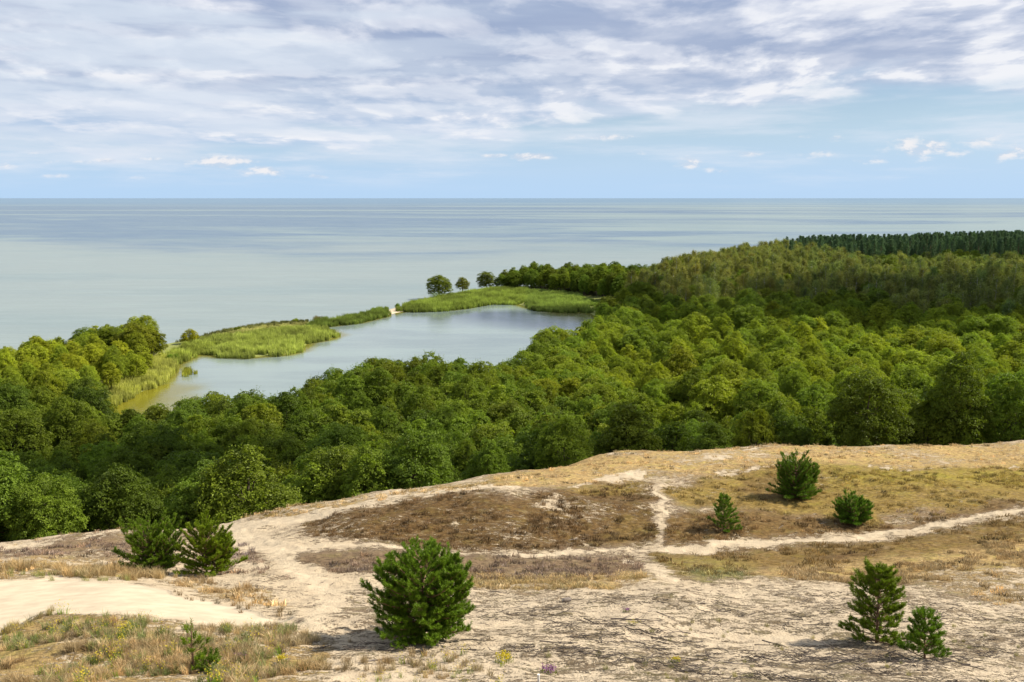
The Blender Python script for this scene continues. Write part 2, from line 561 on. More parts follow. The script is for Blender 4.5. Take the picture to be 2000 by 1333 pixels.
def build_hgrid():
    zc, sc = [], []
    for px in sorted(COLS):
        pts = COLS[px]
        Y = [-40.0, 0.0, 9.0, 15.5]
        Z = [46.0, 43.2, 38.2, 35.6]
        S = [float(px_dir(px, 1333)[0])] * 4
        for (py, yy) in pts:
            s, t = px_dir(px, py)
            Y.append(yy)
            Z.append(CAM_Z + yy * float(t))
            S.append(float(s))
        yc, zcr, s_l = Y[-1], Z[-1], S[-1]
        for k in range(1, 30):
            Y.append(yc + 4.0 * k)
            Z.append(zcr - (1.75 + 2.5 * (k - 1)))
            S.append(s_l)
        zc.append(np.interp(YG, Y, Z))
        sc.append(np.interp(YG, Y, S))
    zc = np.array(zc)
    sc = np.array(sc)
    H = np.empty((len(SG), len(YG)))
    for j in range(len(YG)):
        H[:, j] = np.interp(SG, sc[:, j], zc[:, j])
    # soften the facets of the table
    for it in range(3):
        Hp = np.pad(H, ((3, 3), (0, 0)), 'edge')
        H = sum(Hp[k:k + H.shape[0]] for k in range(7)) / 7
    k = 3
    Hp = np.pad(H, ((0, 0), (k, k)), 'edge')
    H = sum(Hp[:, i:i + H.shape[1]] for i in range(2 * k + 1)) / (2 * k + 1)
    return H


HG = build_hgrid()

SHORE_PX = [(-900, 900), (-500, 800), (-200, 742), (0, 712), (150, 692), (300, 678), (345, 668), (400, 656), (440, 646), (530, 633), (640, 627),
            (700, 616), (760, 605), (800, 594), (825, 588), (850, 583), (900, 574), (935, 567), (1000, 561), (1100, 556), (1240, 551), (1290, 545),
            (1340, 533), (1400, 526), (1470, 516), (1550, 506), (1700, 503), (2000, 500), (2600, 494), (4500, 490)]
_tops = [(215, 812), (290, 790), (360, 775), (440, 762), (520, 772), (600, 735), (700, 700), (860, 690), (940, 700), (990, 706), (1050, 652), (1130, 624), (1160, 618)]
near_shore = []
for (tx, ty) in _tops:
    s, t = px_dir(tx, ty)
    Yt = (12.0 - CAM_Z) / t + (28.0 if tx < 250 else 15.0 if tx < 300 else 9.0 if tx < 370 else 6.0)
    near_shore.append((float(s * Yt), float(Yt)))
far_shore = [unproject(*p) for p in [(1172, 622), (1150, 612), (1100, 609), (1032, 602), (1010, 594), (960, 594), (940, 596), (905, 603), (880, 606),
             (840, 608), (790, 609), (772, 612), (757, 617), (700, 631), (640, 638), (600, 641), (640, 646), (665, 655), (640, 664), (602, 670), (590, 686), (560, 693),
             (480, 699), (425, 697), (395, 691), (345, 712), (342, 725), (325, 745), (280, 765), (225, 790), (195, 805)]]
POND = [tuple(map(float, p)) for p in far_shore] + near_shore
SHORE = [tuple(map(float, unproject(*p))) for p in SHORE_PX]
LAND = SHORE + [(9000, 0), (9000, -4000), (-4000, -4000), (-4000, float(SHORE[0][1]))]
OPEN_PX = [(180, 812), (215, 775), (262, 742), (300, 718), (318, 700), (322, 684), (340, 662), (400, 650), (440, 640), (530, 627), (640, 622), (760, 600), (830, 582),
           (845, 576), (930, 562), (965, 566), (1010, 572), (1090, 578), (1160, 588), (1238, 607), (1245, 625), (1150, 650), (1000, 680), (700, 720), (400, 800), (200, 840)]
OPEN = [tuple(map(float, unproject(*p))) for p in OPEN_PX]


def lowland(X, Y):
    far_shore_d = poly_sd(X, Y, LAND)
    pond_d = -poly_sd(X, Y, POND)
    d = np.minimum(far_shore_d, pond_d)
    base = np.clip(d * 0.16, -1.5, 0.55) + np.clip((d - 4) * 0.03, 0, 1.2)
    hill = sstep(X, 40, 190) * sstep(Y, 200, 420) * 4.0
    hill += sstep(d, 10, 60) * sstep(X, -20, 60) * np.maximum(0, fbm(X, Y, 70, 2) + 0.2) * 3.6
    hill += 4.5 * sstep(X, 120, 260) * sstep(Y, 480, 600) * sstep(d, 10, 80)
    return base + hill * sstep(d, 5, 45)


def dune_base(X, Y):
    Yc = np.maximum(Y, 15.0)
    s = np.clip(X / Yc, SG[0], SG[-1] - 1e-6)
    fi = (s - SG[0]) / (SG[1] - SG[0])
    fj = (np.clip(Y, YG[0], YG[-1] - 1e-6) - YG[0]) / 0.5
    i = np.clip(fi.astype(int), 0, len(SG) - 2)
    j = np.clip(fj.astype(int), 0, len(YG) - 2)
    a, b = fi - i, fj - j
    return (HG[i, j] * (1 - a) + HG[i + 1, j] * a) * (1 - b) + (HG[i, j + 1] * (1 - a) + HG[i + 1, j + 1] * a) * b


SMOOTH_SAND = [(-200, 1150), (0, 1136), (100, 1131), (250, 1136), (330, 1152), (420, 1178), (500, 1200), (575, 1218), (500, 1228), (400, 1222), (250, 1202), (100, 1197), (0, 1243), (-200, 1270)]


def H(X, Y):
    X = np.asarray(X, float)
    Y = np.asarray(Y, float)
    low = lowland(X, Y)
    dn = dune_base(X, Y)
    px, py = project(X, Y, dn)
    wx = fbm(X + 5, Y, 1.7, 3, 0.6)
    sm = 1 - sstep(poly_sd(px + 45 * wx, py + 16 * wx, SMOOTH_SAND), -22, 10) * (Y > 5)
    w = sstep(dn, 4, 16) * (Y > -39)
    rough = 0.42 * fbm(X, Y * 1.3, 7.0, 3) + 0.12 * fbm(X + 50, Y * 1.5, 1.6, 3) + 0.045 * fbm(X, Y * 1.2 + 31, 0.35, 2)
    ripple = 0.05 * fbm(X + 9, Y * 1.5, 3.0, 2)
    dn = dn + w * (rough * sm * sstep(Y, 14, 24) + ripple * (1 - sm))
    use = (Y < 168)
    dn = np.where(use, dn, -50)
    # soft union of dune and flat land
    k = 1.2
    h = np.maximum(dn, low) + np.where(np.abs(dn - low) < k, (k - np.abs(dn - low)) ** 2 / (4 * k), 0)
    return np.where(dn > low - k, np.where(dn < -20, low, h), low)


def ground_hit(px, py):
    s, t = (float(v) for v in px_dir(px, py))
    Y = np.arange(14, 900, 0.05)
    X = s * Y
    Z = CAM_Z + t * Y
    hz = H(X, Y)
    k = np.argmax(hz >= Z)
    return float(X[k]), float(Y[k]), float(hz[k])


def build_ground():
    s_in = np.linspace(-0.70, 0.70, 1250)
    s_out = 0.70 + (np.linspace(0, 1, 50)[1:] ** 1.6) * 1.85
    S = np.concatenate([-s_out[::-1], s_in, s_out])
    # rows evenly spaced in the picture over the dunes, then geometric
    Y0 = np.linspace(-38, 16, 26)
    t = np.linspace(1 / 16.5, 1 / 92.0, 470)
    Y1 = 1 / t
    Y2 = np.geomspace(92.5, 1500, 330)
    Y = np.concatenate([Y0, Y1, Y2])
    SS, YY = np.meshgrid(S, Y, indexing='ij')
    XX = SS * np.maximum(YY, 15.0)
    Z = H(XX, YY)
    ni, nj = SS.shape
    V = np.stack([XX, YY, Z], -1).reshape(-1, 3)
    idx = np.arange(ni * nj).reshape(ni, nj)
    F = np.stack([idx[:-1, :-1], idx[1:, :-1], idx[1:, 1:], idx[:-1, 1:]], -1).reshape(-1, 4)
    px, py = project(XX, YY, dune_base(XX, YY))
    veg, vcol, scol = ground_cover(XX, YY, Z, px, py)
    # drop the sea floor far outside the land
    zq = Z.reshape(-1)[F].max(1)
    F = F[zq > -1.45]
    rgba = lambda c: np.concatenate([c.reshape(-1, 3), np.ones((ni * nj, 1))], 1)
    me = mesh_from('ground', V, F, [ground_mat()], smooth=True,
                   attrs={'veg': ('FLOAT', veg), 'vegcol': ('FLOAT_COLOR', rgba(vcol)), 'sandcol': ('FLOAT_COLOR', rgba(scol))})
    g = obj('ground', me)
    tag(g, 'sandy dunes with brown moss and dry grass, falling to the wooded shore', kind='structure')
    return g


BROWN = np.array((0.092, 0.056, 0.022))
OLIVE = np.array((0.178, 0.125, 0.036))
STRAW = np.array((0.32, 0.225, 0.098))
GREY = np.array((0.155, 0.115, 0.080))
LITTER = np.array((0.155, 0.120, 0.080))
GREEN = np.array((0.15, 0.135, 0.05))
HEATH = np.array((0.165, 0.115, 0.070))
# patches of plant cover on the dunes: outline seen in the photograph, density, colour, softness of the edge
PATCHES = [
    ([(-300, 1075), (0, 1068), (200, 1040), (430, 1026), (480, 1060), (520, 1090), (560, 1125), (400, 1110), (200, 1105), (0, 1100), (-300, 1120)], 0.42, HEATH, 10),
    ([(40, 1095), (90, 1068), (190, 1050), (230, 1062), (170, 1085), (90, 1102)], 0.70, HEATH, 8),
    ([(185, 1075), (260, 1050), (330, 1062), (290, 1085), (210, 1092)], 0.60, HEATH, 6),
    ([(430, 1060), (480, 1055), (508, 1075), (480, 1088), (440, 1080)], 0.62, GREY, 6),
    ([(-300, 1105), (0, 1098), (120, 1098), (230, 1100), (330, 1118), (250, 1134), (100, 1128), (0, 1132), (-300, 1140)], 0.55, STRAW, 8),
    ([(300, 1125), (420, 1132), (520, 1160), (560, 1195), (480, 1185), (400, 1160)], 0.50, STRAW, 8),
    # left brow of the big dune
    ([(470, 1010), (560, 990), (700, 968), (850, 948), (1000, 925), (1180, 885), (1300, 872), (1400, 868), (2400, 860), (2400, 920), (1850, 912), (1600, 908), (1400, 925), (1280, 930), (1150, 945), (1000, 950), (850, 965), (700, 985), (560, 1010)], 0.62, STRAW, 8),
    ([(500, 1012), (560, 990), (610, 982), (640, 985), (560, 1004)], 0.62, OLIVE * 0.8, 5),
    ([(760, 975), (860, 950), (960, 935), (1050, 925), (960, 945), (850, 962)], 0.60, OLIVE, 6),
    ([(950, 935), (1060, 915), (1160, 893), (1270, 895), (1230, 915), (1100, 932), (1000, 945)], 0.76, STRAW * 0.95, 8),
    ([(1400, 905), (1600, 885), (1800, 890), (2000, 888), (2400, 885), (2400, 900), (1700, 905)], 0.60, STRAW, 8),
    # the brown mossy face
    ([(568, 1045), (600, 1022), (650, 1003), (730, 987), (850, 970), (900, 964), (960, 962), (985, 975), (1100, 958), (1170, 945), (1260, 940), (1278, 965), (1283, 1045), (1250, 1056), (1100, 1068), (950, 1074), (800, 1066), (650, 1058)], 0.66, BROWN, 8),
    ([(1000, 990), (1090, 985), (1160, 1000), (1150, 1030), (1050, 1050), (990, 1020)], 0.60, BROWN * 1.15, 12),
    ([(1030, 985), (1090, 980), (1108, 990), (1060, 1000)], 0.22, BROWN, 6),
    ([(1130, 950), (1250, 942), (1262, 952), (1180, 965), (1120, 962)], 0.72, OLIVE, 6),
    ([(1200, 1010), (1270, 1000), (1280, 1040), (1200, 1055)], 0.85, BROWN * 0.7 + OLIVE * 0.3, 10),
    # right hollow
    ([(1285, 955), (1400, 928), (1520, 908), (1700, 915), (1850, 909), (2400, 900), (2400, 985), (1950, 985), (1850, 1010), (1700, 1030), (1550, 1012), (1440, 1000), (1330, 985)], 0.78, OLIVE, 8),
    ([(1440, 935), (1520, 930), (1560, 960), (1500, 985), (1440, 960)], 0.9, BROWN * 0.7 + OLIVE * 0.3, 12),
    ([(1600, 915), (1700, 912), (1900, 915), (2000, 910), (2000, 945), (1800, 950), (1650, 945)], 0.9, OLIVE * np.array((1.1, 1.2, 0.9)), 10),
    ([(1295, 1045), (1320, 1005), (1450, 1000), (1550, 1012), (1700, 1030), (1850, 1008), (1960, 985), (2400, 970), (2400, 985), (1990, 996), (1850, 1020), (1700, 1038), (1500, 1052), (1300, 1062)], 0.80, BROWN * 1.1 + OLIVE * 0.1, 6),
    ([(1710, 1012), (1800, 998), (1850, 1000), (1810, 1020), (1730, 1028)], 0.55, HEATH * 1.1, 8),
    # hollow below the cross path
    ([(560, 1078), (700, 1082), (900, 1090), (1100, 1084), (1230, 1082), (1262, 1100), (1240, 1130), (1100, 1140), (930, 1132), (780, 1120), (660, 1118), (590, 1098)], 0.76, HEATH * 0.8, 6),
    ([(1265, 1080), (1500, 1070), (1700, 1056), (1900, 1030), (2400, 985), (2400, 1060), (2000, 1072), (1850, 1092), (1700, 1105), (1420, 1112), (1330, 1118)], 0.82, BROWN * 0.75 + OLIVE * 0.35, 6),
    ([(1270, 1090), (1400, 1085), (1480, 1100), (1440, 1125), (1330, 1125)], 0.72, OLIVE * 0.6 + GREEN * 0.4, 10),
    ([(1580, 1085), (1700, 1075), (1720, 1090), (1650, 1102)], 0.85, BROWN, 8),
    ([(910, 1120), (1060, 1132), (1260, 1125), (1290, 1140), (1200, 1156), (1050, 1150), (930, 1148)], 0.74, STRAW * 0.85, 8),
    ([(1440, 1115), (1700, 1098), (1850, 1085), (2000, 1060), (2400, 1040), (2400, 1120), (2000, 1128), (1800, 1140), (1600, 1142), (1500, 1136)], 0.84, STRAW * 0.8, 8),
    ([(1350, 1118), (1480, 1112), (1500, 1128), (1380, 1135)], 0.7, GREEN, 8),
    ([(1800, 1130), (2000, 1120), (2400, 1110), (2400, 1180), (1950, 1180)], 0.55, STRAW * 0.75, 14),
    # foreground with litter
    ([(650, 1150), (900, 1155), (1250, 1160), (1500, 1150), (1900, 1150), (2400, 1150), (2600, 1500), (560, 1500), (600, 1290), (720, 1265), (690, 1200)], 0.37, LITTER, 20),
    ([(1000, 1180), (1250, 1170), (1650, 1230), (1900, 1290), (1900, 1360), (900, 1360), (930, 1250)], 0.43, LITTER * 0.9, 30),
    ([(1620, 1230), (1700, 1240), (1760, 1275), (1700, 1280), (1600, 1262)], 0.65, LITTER, 10),
    # foreground grass mound on the left
    ([(-300, 1270), (0, 1246), (60, 1207), (150, 1197), (300, 1212), (430, 1228), (560, 1238), (650, 1262), (640, 1400), (-300, 1500)], 0.60, STRAW * 0.72, 8),
]
BRIGHT_LINES = [  # walked or blown-clean sand: x, y, half width
    [(430, 1026, 16), (470, 1044, 26), (530, 1066, 30), (560, 1095, 30), (600, 1125, 36), (640, 1165, 42), (620, 1210, 46), (600, 1245, 40)],
    [(530, 1070, 8), (620, 1066, 6), (720, 1072, 6), (820, 1080, 7), (900, 1083, 7), (1020, 1077, 7), (1150, 1071, 6), (1300, 1067, 6), (1450, 1062, 6), (1560, 1058, 7), (1640, 1050, 5), (1760, 1036, 6), (1850, 1026, 6), (1930, 1012, 6), (2050, 998, 6), (2400, 960, 6)],
    [(455, 1038, 14), (520, 1024, 12), (600, 1008, 14), (680, 990, 13), (760, 976, 11), (860, 962, 12), (960, 953, 11), (1010, 955, 8)],
    [(1120, 948, 6), (1180, 935, 8), (1250, 928, 9)],
    [(1275, 962, 6), (1300, 985, 9), (1310, 1005, 7)],
    [(1220, 1090, 8), (1270, 1108, 10), (1320, 1135, 14)],
    [(1000, 905, 3), (1100, 897, 3), (1200, 880, 4), (1350, 873, 5), (1500, 872, 5)],
    [(1380, 895, 6), (1440, 898, 7)],
    [(1400, 925, 4), (1500, 912, 5), (1560, 905, 4)],
    [(1700, 908, 3), (1850, 912, 3), (2000, 905, 3)],
    [(0, 1075, 6), (150, 1050, 4), (280, 1038, 5), (420, 1035, 8)],
    [(100, 1108, 3), (300, 1095, 4), (420, 1092, 6), (500, 1098, 10)],
]


def ground_cover(X, Y, Z, px, py):
    shp = X.shape
    veg = np.full(shp, 0.37)
    vcol = np.broadcast_to(GREY, shp + (3,)).copy()
    scol = np.broadcast_to(np.array((0.415, 0.335, 0.230)), shp + (3,)).copy()
    act = (Y > 14) & (Y < 100)
    ii = np.nonzero(act)
    x, y = px[ii], py[ii]
    wob = fbm(X[ii], Y[ii], 4.0, 4, 0.6)
    wob2 = fbm(X[ii] + 80, Y[ii] - 40, 2.5, 4, 0.6)
    wf = fbm(X[ii] - 30, Y[ii] + 11, 0.9, 3, 0.6)
    x = x + wob * 30 + wf * 12
    y = y + wob2 * 10 + wf * 4
    vg = veg[ii]
    vc = vcol[ii]
    sc = scol[ii]
    for poly, dens, col, soft in PATCHES:
        P = np.array(poly, float)
        sel = (x > P[:, 0].min() - 60) & (x < P[:, 0].max() + 60) & (y > P[:, 1].min() - 30) & (y < P[:, 1].max() + 30)
        if not sel.any():
            continue
        soft = soft * 1.8
        k = sstep(poly_sd(x[sel], y[sel] , P), -soft, soft)
        vg[sel] = vg[sel] * (1 - k) + dens * k
        vc[sel] = vc[sel] * (1 - k[:, None]) + np.asarray(col) * k[:, None]
    for ln in BRIGHT_LINES:
        ln = [(a_, b_, c_ * (0.60 if c_ < 8 else 0.78)) for a_, b_, c_ in ln]
        d = line_d(x, y, ln)
        k = (1 - sstep(d, 0.15, 1.35)) * 0.92
        vg = vg * (1 - k) + 0.20 * k
        sc = sc * (1 - k[:, None]) + np.array((0.440, 0.362, 0.255)) * k[:, None]
    k = sstep(poly_sd(px[ii] + wob * 26, py[ii] + wob2 * 9, SMOOTH_SAND), -3, 4)
    vg = vg * (1 - k)
    sc = sc * (1 - k[:, None]) + np.array((0.460, 0.388, 0.282)) * k[:, None]
    fg = sstep(py[ii], 1120, 1180) * (1 - k) * sstep(px[ii], 560, 760)
    sc = sc * (1 - fg[:, None]) + np.array((0.410, 0.336, 0.240)) * fg[:, None]
    # large uneven drifts in the cover
    vg = np.clip(vg + 0.30 * fbm(X[ii] * 0.7, Y[ii], 3.2, 4, 0.65) * np.minimum(1, vg * 3), 0, 1)
    veg[ii] = vg
    vcol[ii] = vc
    scol[ii] = sc
    # behind the crest: leaf litter and rank growth on the flat land
    back = sstep(Z, 21.5, 17.5) * (Y > 62) + (Y > 100)
    back = np.clip(back, 0, 1)
    veg = veg * (1 - back) + 0.85 * back
    vcol = vcol * (1 - back[..., None]) + np.array((0.05, 0.055, 0.02)) * back[..., None]
    scol = scol * (1 - back[..., None]) + np.array((0.12, 0.10, 0.06)) * back[..., None]
    # spit: pale grass on top, sand right at the gap
    op = (Y > 150) & (poly_sd(X, Y, OPEN) > -2)
    vcol[op] = (0.20, 0.22, 0.07)
    scol[op] = (0.16, 0.15, 0.07)
    shore = (Y > 120) & (Z < 0.9) & ~op
    scol[shore] = (0.07, 0.07, 0.035)
    gx, gy = unproject(780, 607)
    near = np.hypot(X - gx, (Y - gy) * 0.4) < 6.5
    veg[near] = 0.05
    scol[near] = (0.50, 0.42, 0.30)
    return veg, vcol, scol


ground = build_ground()


def build_water():
    # sea: one sheet reaching the horizon, the pond a sheet of its own
    xs = np.concatenate([[-90000, -30000, -9000], np.linspace(-3000, 3000, 13), [9000, 30000, 90000]])
    ys = np.concatenate([[-3000, 0], np.geomspace(60, 120000, 16)])
    XX, YY = np.meshgrid(xs, ys, indexing='ij')
    idx = np.arange(XX.size).reshape(XX.shape)
    F = np.stack([idx[:-1, :-1], idx[1:, :-1], idx[1:, 1:], idx[:-1, 1:]], -1).reshape(-1, 4)
    me = mesh_from('sea', np.stack([XX, YY, np.zeros_like(XX)], -1).reshape(-1, 3), F, [sea_mat()])
    sea = obj('sea', me)
    tag(sea, 'wide calm grey green lagoon water reaching the horizon', kind='structure')
    P = np.array(POND)
    x0, x1 = P[:, 0].min() - 6, P[:, 0].max() + 6
    y0, y1 = P[:, 1].min() - 6, P[:, 1].max() + 6
    xs = np.arange(x0, x1, 1.5)
    ys = np.arange(y0, y1, 1.5)
    XX, YY = np.meshgrid(xs, ys, indexing='ij')
    sd = poly_sd(XX, YY, POND)
    idx = np.arange(XX.size).reshape(XX.shape)
    F = np.stack([idx[:-1, :-1], idx[1:, :-1], idx[1:, 1:], idx[:-1, 1:]], -1).reshape(-1, 4)
    F = F[sd.reshape(-1)[F].max(1) > -2.5]
    cx, cy = unproject(235, 785)
    sh = 0.95 * (1 - sstep(sd, 1.0, 4.5))
    sh = np.maximum(sh, 1 - sstep(np.hypot((XX - cx) / 16, (YY - cy) / 26) + fbm(XX, YY, 8, 3) * 0.3, 0.7, 1.3))
    cx, cy = unproject(1170, 612)
    sh = np.maximum(sh, 0.8 * (1 - sstep(np.hypot((XX - cx) / 24, (YY - cy) / 30), 0.7, 1.2)))
    me = mesh_from('pond', np.stack([XX, YY, np.full_like(XX, 0.02)], -1).reshape(-1, 3), F, [pond_mat()], attrs={'shallow_reflection': ('FLOAT', sh)})
    pond = obj('pond_water', me)
    tag(pond, 'still pond behind the reedy spit, mirroring the sky', kind='structure')


build_water()

# ------------------------------------------------------------------ plant meshes


def quads_at(C, N, L, W, rs, jitter=0.6):
    """diamond-shaped leaf sprays: centre C, preferred normal N, length L, width W"""
    n = len(C)
    N = N + rs.normal(0, jitter, (n, 3))
    N /= np.linalg.norm(N, axis=1, keepdims=True) + 1e-9
    A = np.cross(N, rs.normal(0, 1, (n, 3)))
    A /= np.linalg.norm(A, axis=1, keepdims=True) + 1e-9
    B = np.cross(N, A)
    L = np.broadcast_to(L, (n,))[:, None]
    W = np.broadcast_to(W, (n,))[:, None]
    fold = N * W * 0.35
    V = np.stack([C - A * L * 0.5, C + B * W * 0.5 + fold, C + A * L * 0.5, C - B * W * 0.5 + fold], 1).reshape(-1, 3)
    F = np.arange(4 * n).reshape(n, 4)
    return V, F


def tube(pts, radii, seg=6):
    pts = np.array(pts, float)
    n = len(pts)
    V = []
    for i in range(n):
        d = pts[min(i + 1, n - 1)] - pts[max(i - 1, 0)]
        d /= np.linalg.norm(d) + 1e-9
        a = np.cross(d, (0.3, 0.9, 0.1) if abs(d[2]) > 0.7 else (0, 0, 1))
        a /= np.linalg.norm(a) + 1e-9
        b = np.cross(d, a)
        ang = np.arange(seg) / seg * 2 * math.pi
        V.append(pts[i] + radii[i] * (np.cos(ang)[:, None] * a + np.sin(ang)[:, None] * b))
    V = np.concatenate(V)
    F = []
    for i in range(n - 1):
        for k in range(seg):
            F.append((i * seg + k, i * seg + (k + 1) % seg, (i + 1) * seg + (k + 1) % seg, (i + 1) * seg + k))
    F = np.array(F)
    return V, F


def merge(parts):
    Vs, Fs, off = [], [], 0
    for V, F in parts:
        Vs.append(V)
        Fs.append(np.asarray(F) + off)
        off += len(V)
    return np.concatenate(Vs), np.concatenate(Fs)


def broadleaf(seed, h=13.0, w=9.0, nl=46, per=300, leaf=0.30, low=0.16, point=0.18):
    rs = np.random.default_rng(seed)
    cz = h * (0.5 + low * 0.5)
    rz = h * (0.5 - low * 0.5) * 0.80
    rx = w * 0.5 * 0.78
    lobes = []
    tries = 0
    while len(lobes) < nl and tries < 4000:
        tries += 1
        d = rs.normal(0, 1, 3)
        d /= np.linalg.norm(d)
        if d[2] < -0.75:
            continue
        k = rs.uniform(0.72, 1.08) if rs.random() < 0.85 else rs.uniform(0.3, 0.7)
        # a crown is fuller low down and rounded on top, and never symmetric
        sq = 1.0 - point * max(0, d[2])
        c = np.array((d[0] * rx * k * sq, d[1] * rx * k * sq, cz + d[2] * rz * k))
        r = rs.uniform(0.70, 1.55) * w / 9.0
        if all(np.linalg.norm(c - q[0]) > 0.62 * (r + q[1]) * 0.75 for q in lobes):
            lobes.append((c, r))
    VV, LF = [], []
    centre = np.array((0, 0, cz - rz * 0.25))
    for c, r in lobes:
        out = c - centre
        out /= np.linalg.norm(out) + 1e-9
        ns = int(17 * (r / 1.25) ** 2)
        d = rs.normal(0, 1, (ns * 3, 3))
        d /= np.linalg.norm(d, axis=1, keepdims=True)
        keep = (d @ out * 0.6 + d[:, 2] * 0.5 + rs.normal(0, 0.3, len(d))) > -0.15
        d = d[keep][:ns]
        base = rs.normal(0.42, 0.10)
        for q in range(len(d)):
            m = int(rs.integers(20, 34))
            sn = d[q] * 0.6 + np.array((0, 0, 0.85)) + rs.normal(0, 0.18, 3)
            sn /= np.linalg.norm(sn)
            a1 = np.cross(sn, rs.normal(0, 1, 3))
            a1 /= np.linalg.norm(a1)
            a2 = np.cross(sn, a1)
            sr = rs.uniform(0.32, 0.60) * w / 9.0
            rr = np.sqrt(rs.random(m)) * sr
            th = rs.uniform(0, 6.28, m)
            cc = c + d[q] * r * rs.uniform(0.80, 1.12) * np.array((1.05, 1.05, 0.85))
            C = cc + a1 * (rr * np.cos(th) * 1.25)[:, None] + a2 * (rr * np.sin(th))[:, None] - sn * (0.45 * rr ** 2 / sr)[:, None] + rs.normal(0, 0.05, (m, 3))
            L = leaf * rs.uniform(0.6, 1.15, m)
            V, F = quads_at(C, np.tile(sn, (m, 1)), L, L * rs.uniform(0.5, 0.8, m), rs, 0.33)
            VV.append(V)
            LF.append(np.repeat(np.clip(base + rs.normal(0, 0.12) + rs.normal(0, 0.12, m), 0, 1), 4))
    # sprays that break the outline
    d = rs.normal(0, 1, (260, 3))
    d[:, 2] = np.abs(d[:, 2])
    d /= np.linalg.norm(d, axis=1, keepdims=True)
    for q in range(260):
        c, r = lobes[rs.integers(len(lobes))]
        m = 6
        tt = np.linspace(0.9, 1.55, m)[:, None]
        C = c + d[q] * r * tt + rs.normal(0, 0.07, (m, 3))
        V, F = quads_at(C, np.tile(d[q], (m, 1)), leaf * 0.8, leaf * 0.4, rs, 0.8)
        VV.append(V)
        LF.append(np.repeat(np.clip(rs.normal(0.62, 0.12, m), 0, 1), 4))
    V = np.concatenate(VV)
    V[:, 2] = np.maximum(V[:, 2], 0.15)
    F = np.arange(len(V)).reshape(-1, 4)
    crown = (V, F, np.concatenate(LF))
    parts = []
    top = np.array((rs.normal(0, 0.3), rs.normal(0, 0.3), h * 0.82))
    mid = np.array((rs.normal(0, 0.25), rs.normal(0, 0.25), h * 0.4))
    parts.append(tube([(0, 0, -1.2), (0, 0, 0.3), mid * 0.5 + (0, 0, 0), mid, (mid + top) / 2, top], [0.34, 0.28, 0.24, 0.19, 0.12, 0.03], 7))
    for c, r in lobes[:18]:
        z0 = rs.uniform(0.22, 0.6) * h
        p0 = np.array((mid[0] * z0 / mid[2], mid[1] * z0 / mid[2], z0))
        pm = (p0 + c) / 2 + (0, 0, -0.4)
        parts.append(tube([p0, pm, c], [0.10, 0.06, 0.02], 5))
    return crown, merge(parts)


def birch(seed, h=14.0, w=4.6, n=2600):
    rs = np.random.default_rng(seed)
    VV, LF = [], []
    nb = 26
    parts = []
    lean = rs.normal(0, 0.35, 2)
    parts.append(tube([(0, 0, -1), (0, 0, 1), (lean[0] * .5, lean[1] * .5, h * 0.5), (lean[0], lean[1], h * 0.95)], [0.17, 0.14, 0.10, 0.02], 6))
    for k in range(nb):
        zz = h * (0.24 + 0.72 * (k / nb)) + rs.normal(0, 0.3)
        u = (zz / h - 0.22) / 0.78
        rr = w * 0.5 * (math.sin(min(1, max(0.05, u * 0.93 + 0.08)) * math.pi) ** 0.6) * rs.uniform(0.55, 1.0)
        a = rs.uniform(0, 6.28)
        c = np.array((math.cos(a) * rr * 0.7 + lean[0] * zz / h, math.sin(a) * rr * 0.7 + lean[1] * zz / h, zz))
        m = n // nb
        P = rs.normal(0, 1, (m, 3)) * np.array((0.55, 0.55, 0.75)) * (0.55 + 0.5 * rr / (w * .5))
        P[:, 2] -= np.abs(rs.normal(0, 0.3, m))
        V, F = quads_at(c + P, np.tile((0.0, 0, 0.6), (m, 1)) + P * 0.4, 0.40, 0.20, rs, 0.6)
        VV.append(V)
        LF.append(np.repeat(np.clip(rs.normal(0.5, 0.2, m), 0, 1), 4))
        parts.append(tube([(lean[0] * zz / h * .9, lean[1] * zz / h * .9, zz - 0.8), c], [0.04, 0.012], 4))
    V = np.concatenate(VV)
    return (V, np.arange(len(V)).reshape(-1, 4), np.concatenate(LF)), merge(parts)


def wood_pine(seed, h=16.0, w=4.6, n=3000):
    rs = np.random.default_rng(seed)
    VV, LF = [], []
    parts = [tube([(0, 0, -1), (0, 0, 1), (rs.normal(0, .2), rs.normal(0, .2), h * 0.55), (0, 0, h * 0.97)], [0.22, 0.19, 0.13, 0.02], 6)]
    nb = 40
    for k in range(nb):
        u = k / nb
        zz = h * (0.38 + 0.60 * u)
        rr = w * 0.5 * (1 - u ** 1.6 * 0.86) * rs.uniform(0.6, 1.0)
        a = k * 2.4 + rs.normal(0, 0.4)
        c = np.array((math.cos(a) * rr * 0.72, math.sin(a) * rr * 0.72, zz + rr * 0.15))
        m = n // nb
        P = rs.normal(0, 1, (m, 3)) * np.array((0.48, 0.48, 0.26)) * (0.5 + rr / (w * .5) * 0.6)
        V, F = quads_at(c + P, np.tile((0.0, 0, 0.8), (m, 1)), 0.36, 0.16, rs, 0.7)
        VV.append(V)
        LF.append(np.repeat(np.clip(rs.normal(0.45, 0.2, m), 0, 1), 4))
        parts.append(tube([(0, 0, zz - 0.2), c], [0.045, 0.015], 4))
    V = np.concatenate(VV)
    return (V, np.arange(len(V)).reshape(-1, 4), np.concatenate(LF)), merge(parts)


def two_part_mesh(name, crown, trunk, mleaf, mbark):
    V = np.concatenate([crown[0], trunk[0]])
    F = np.concatenate([crown[1], trunk[1] + len(crown[0])])
    mi = np.concatenate([np.zeros(len(crown[1])), np.ones(len(trunk[1]))])
    lf = np.concatenate([crown[2], np.zeros(len(trunk[0]))])
    return mesh_from(name, V, F, [mleaf, mbark], mat_idx=mi, attrs={'leaf': ('FLOAT', lf)})


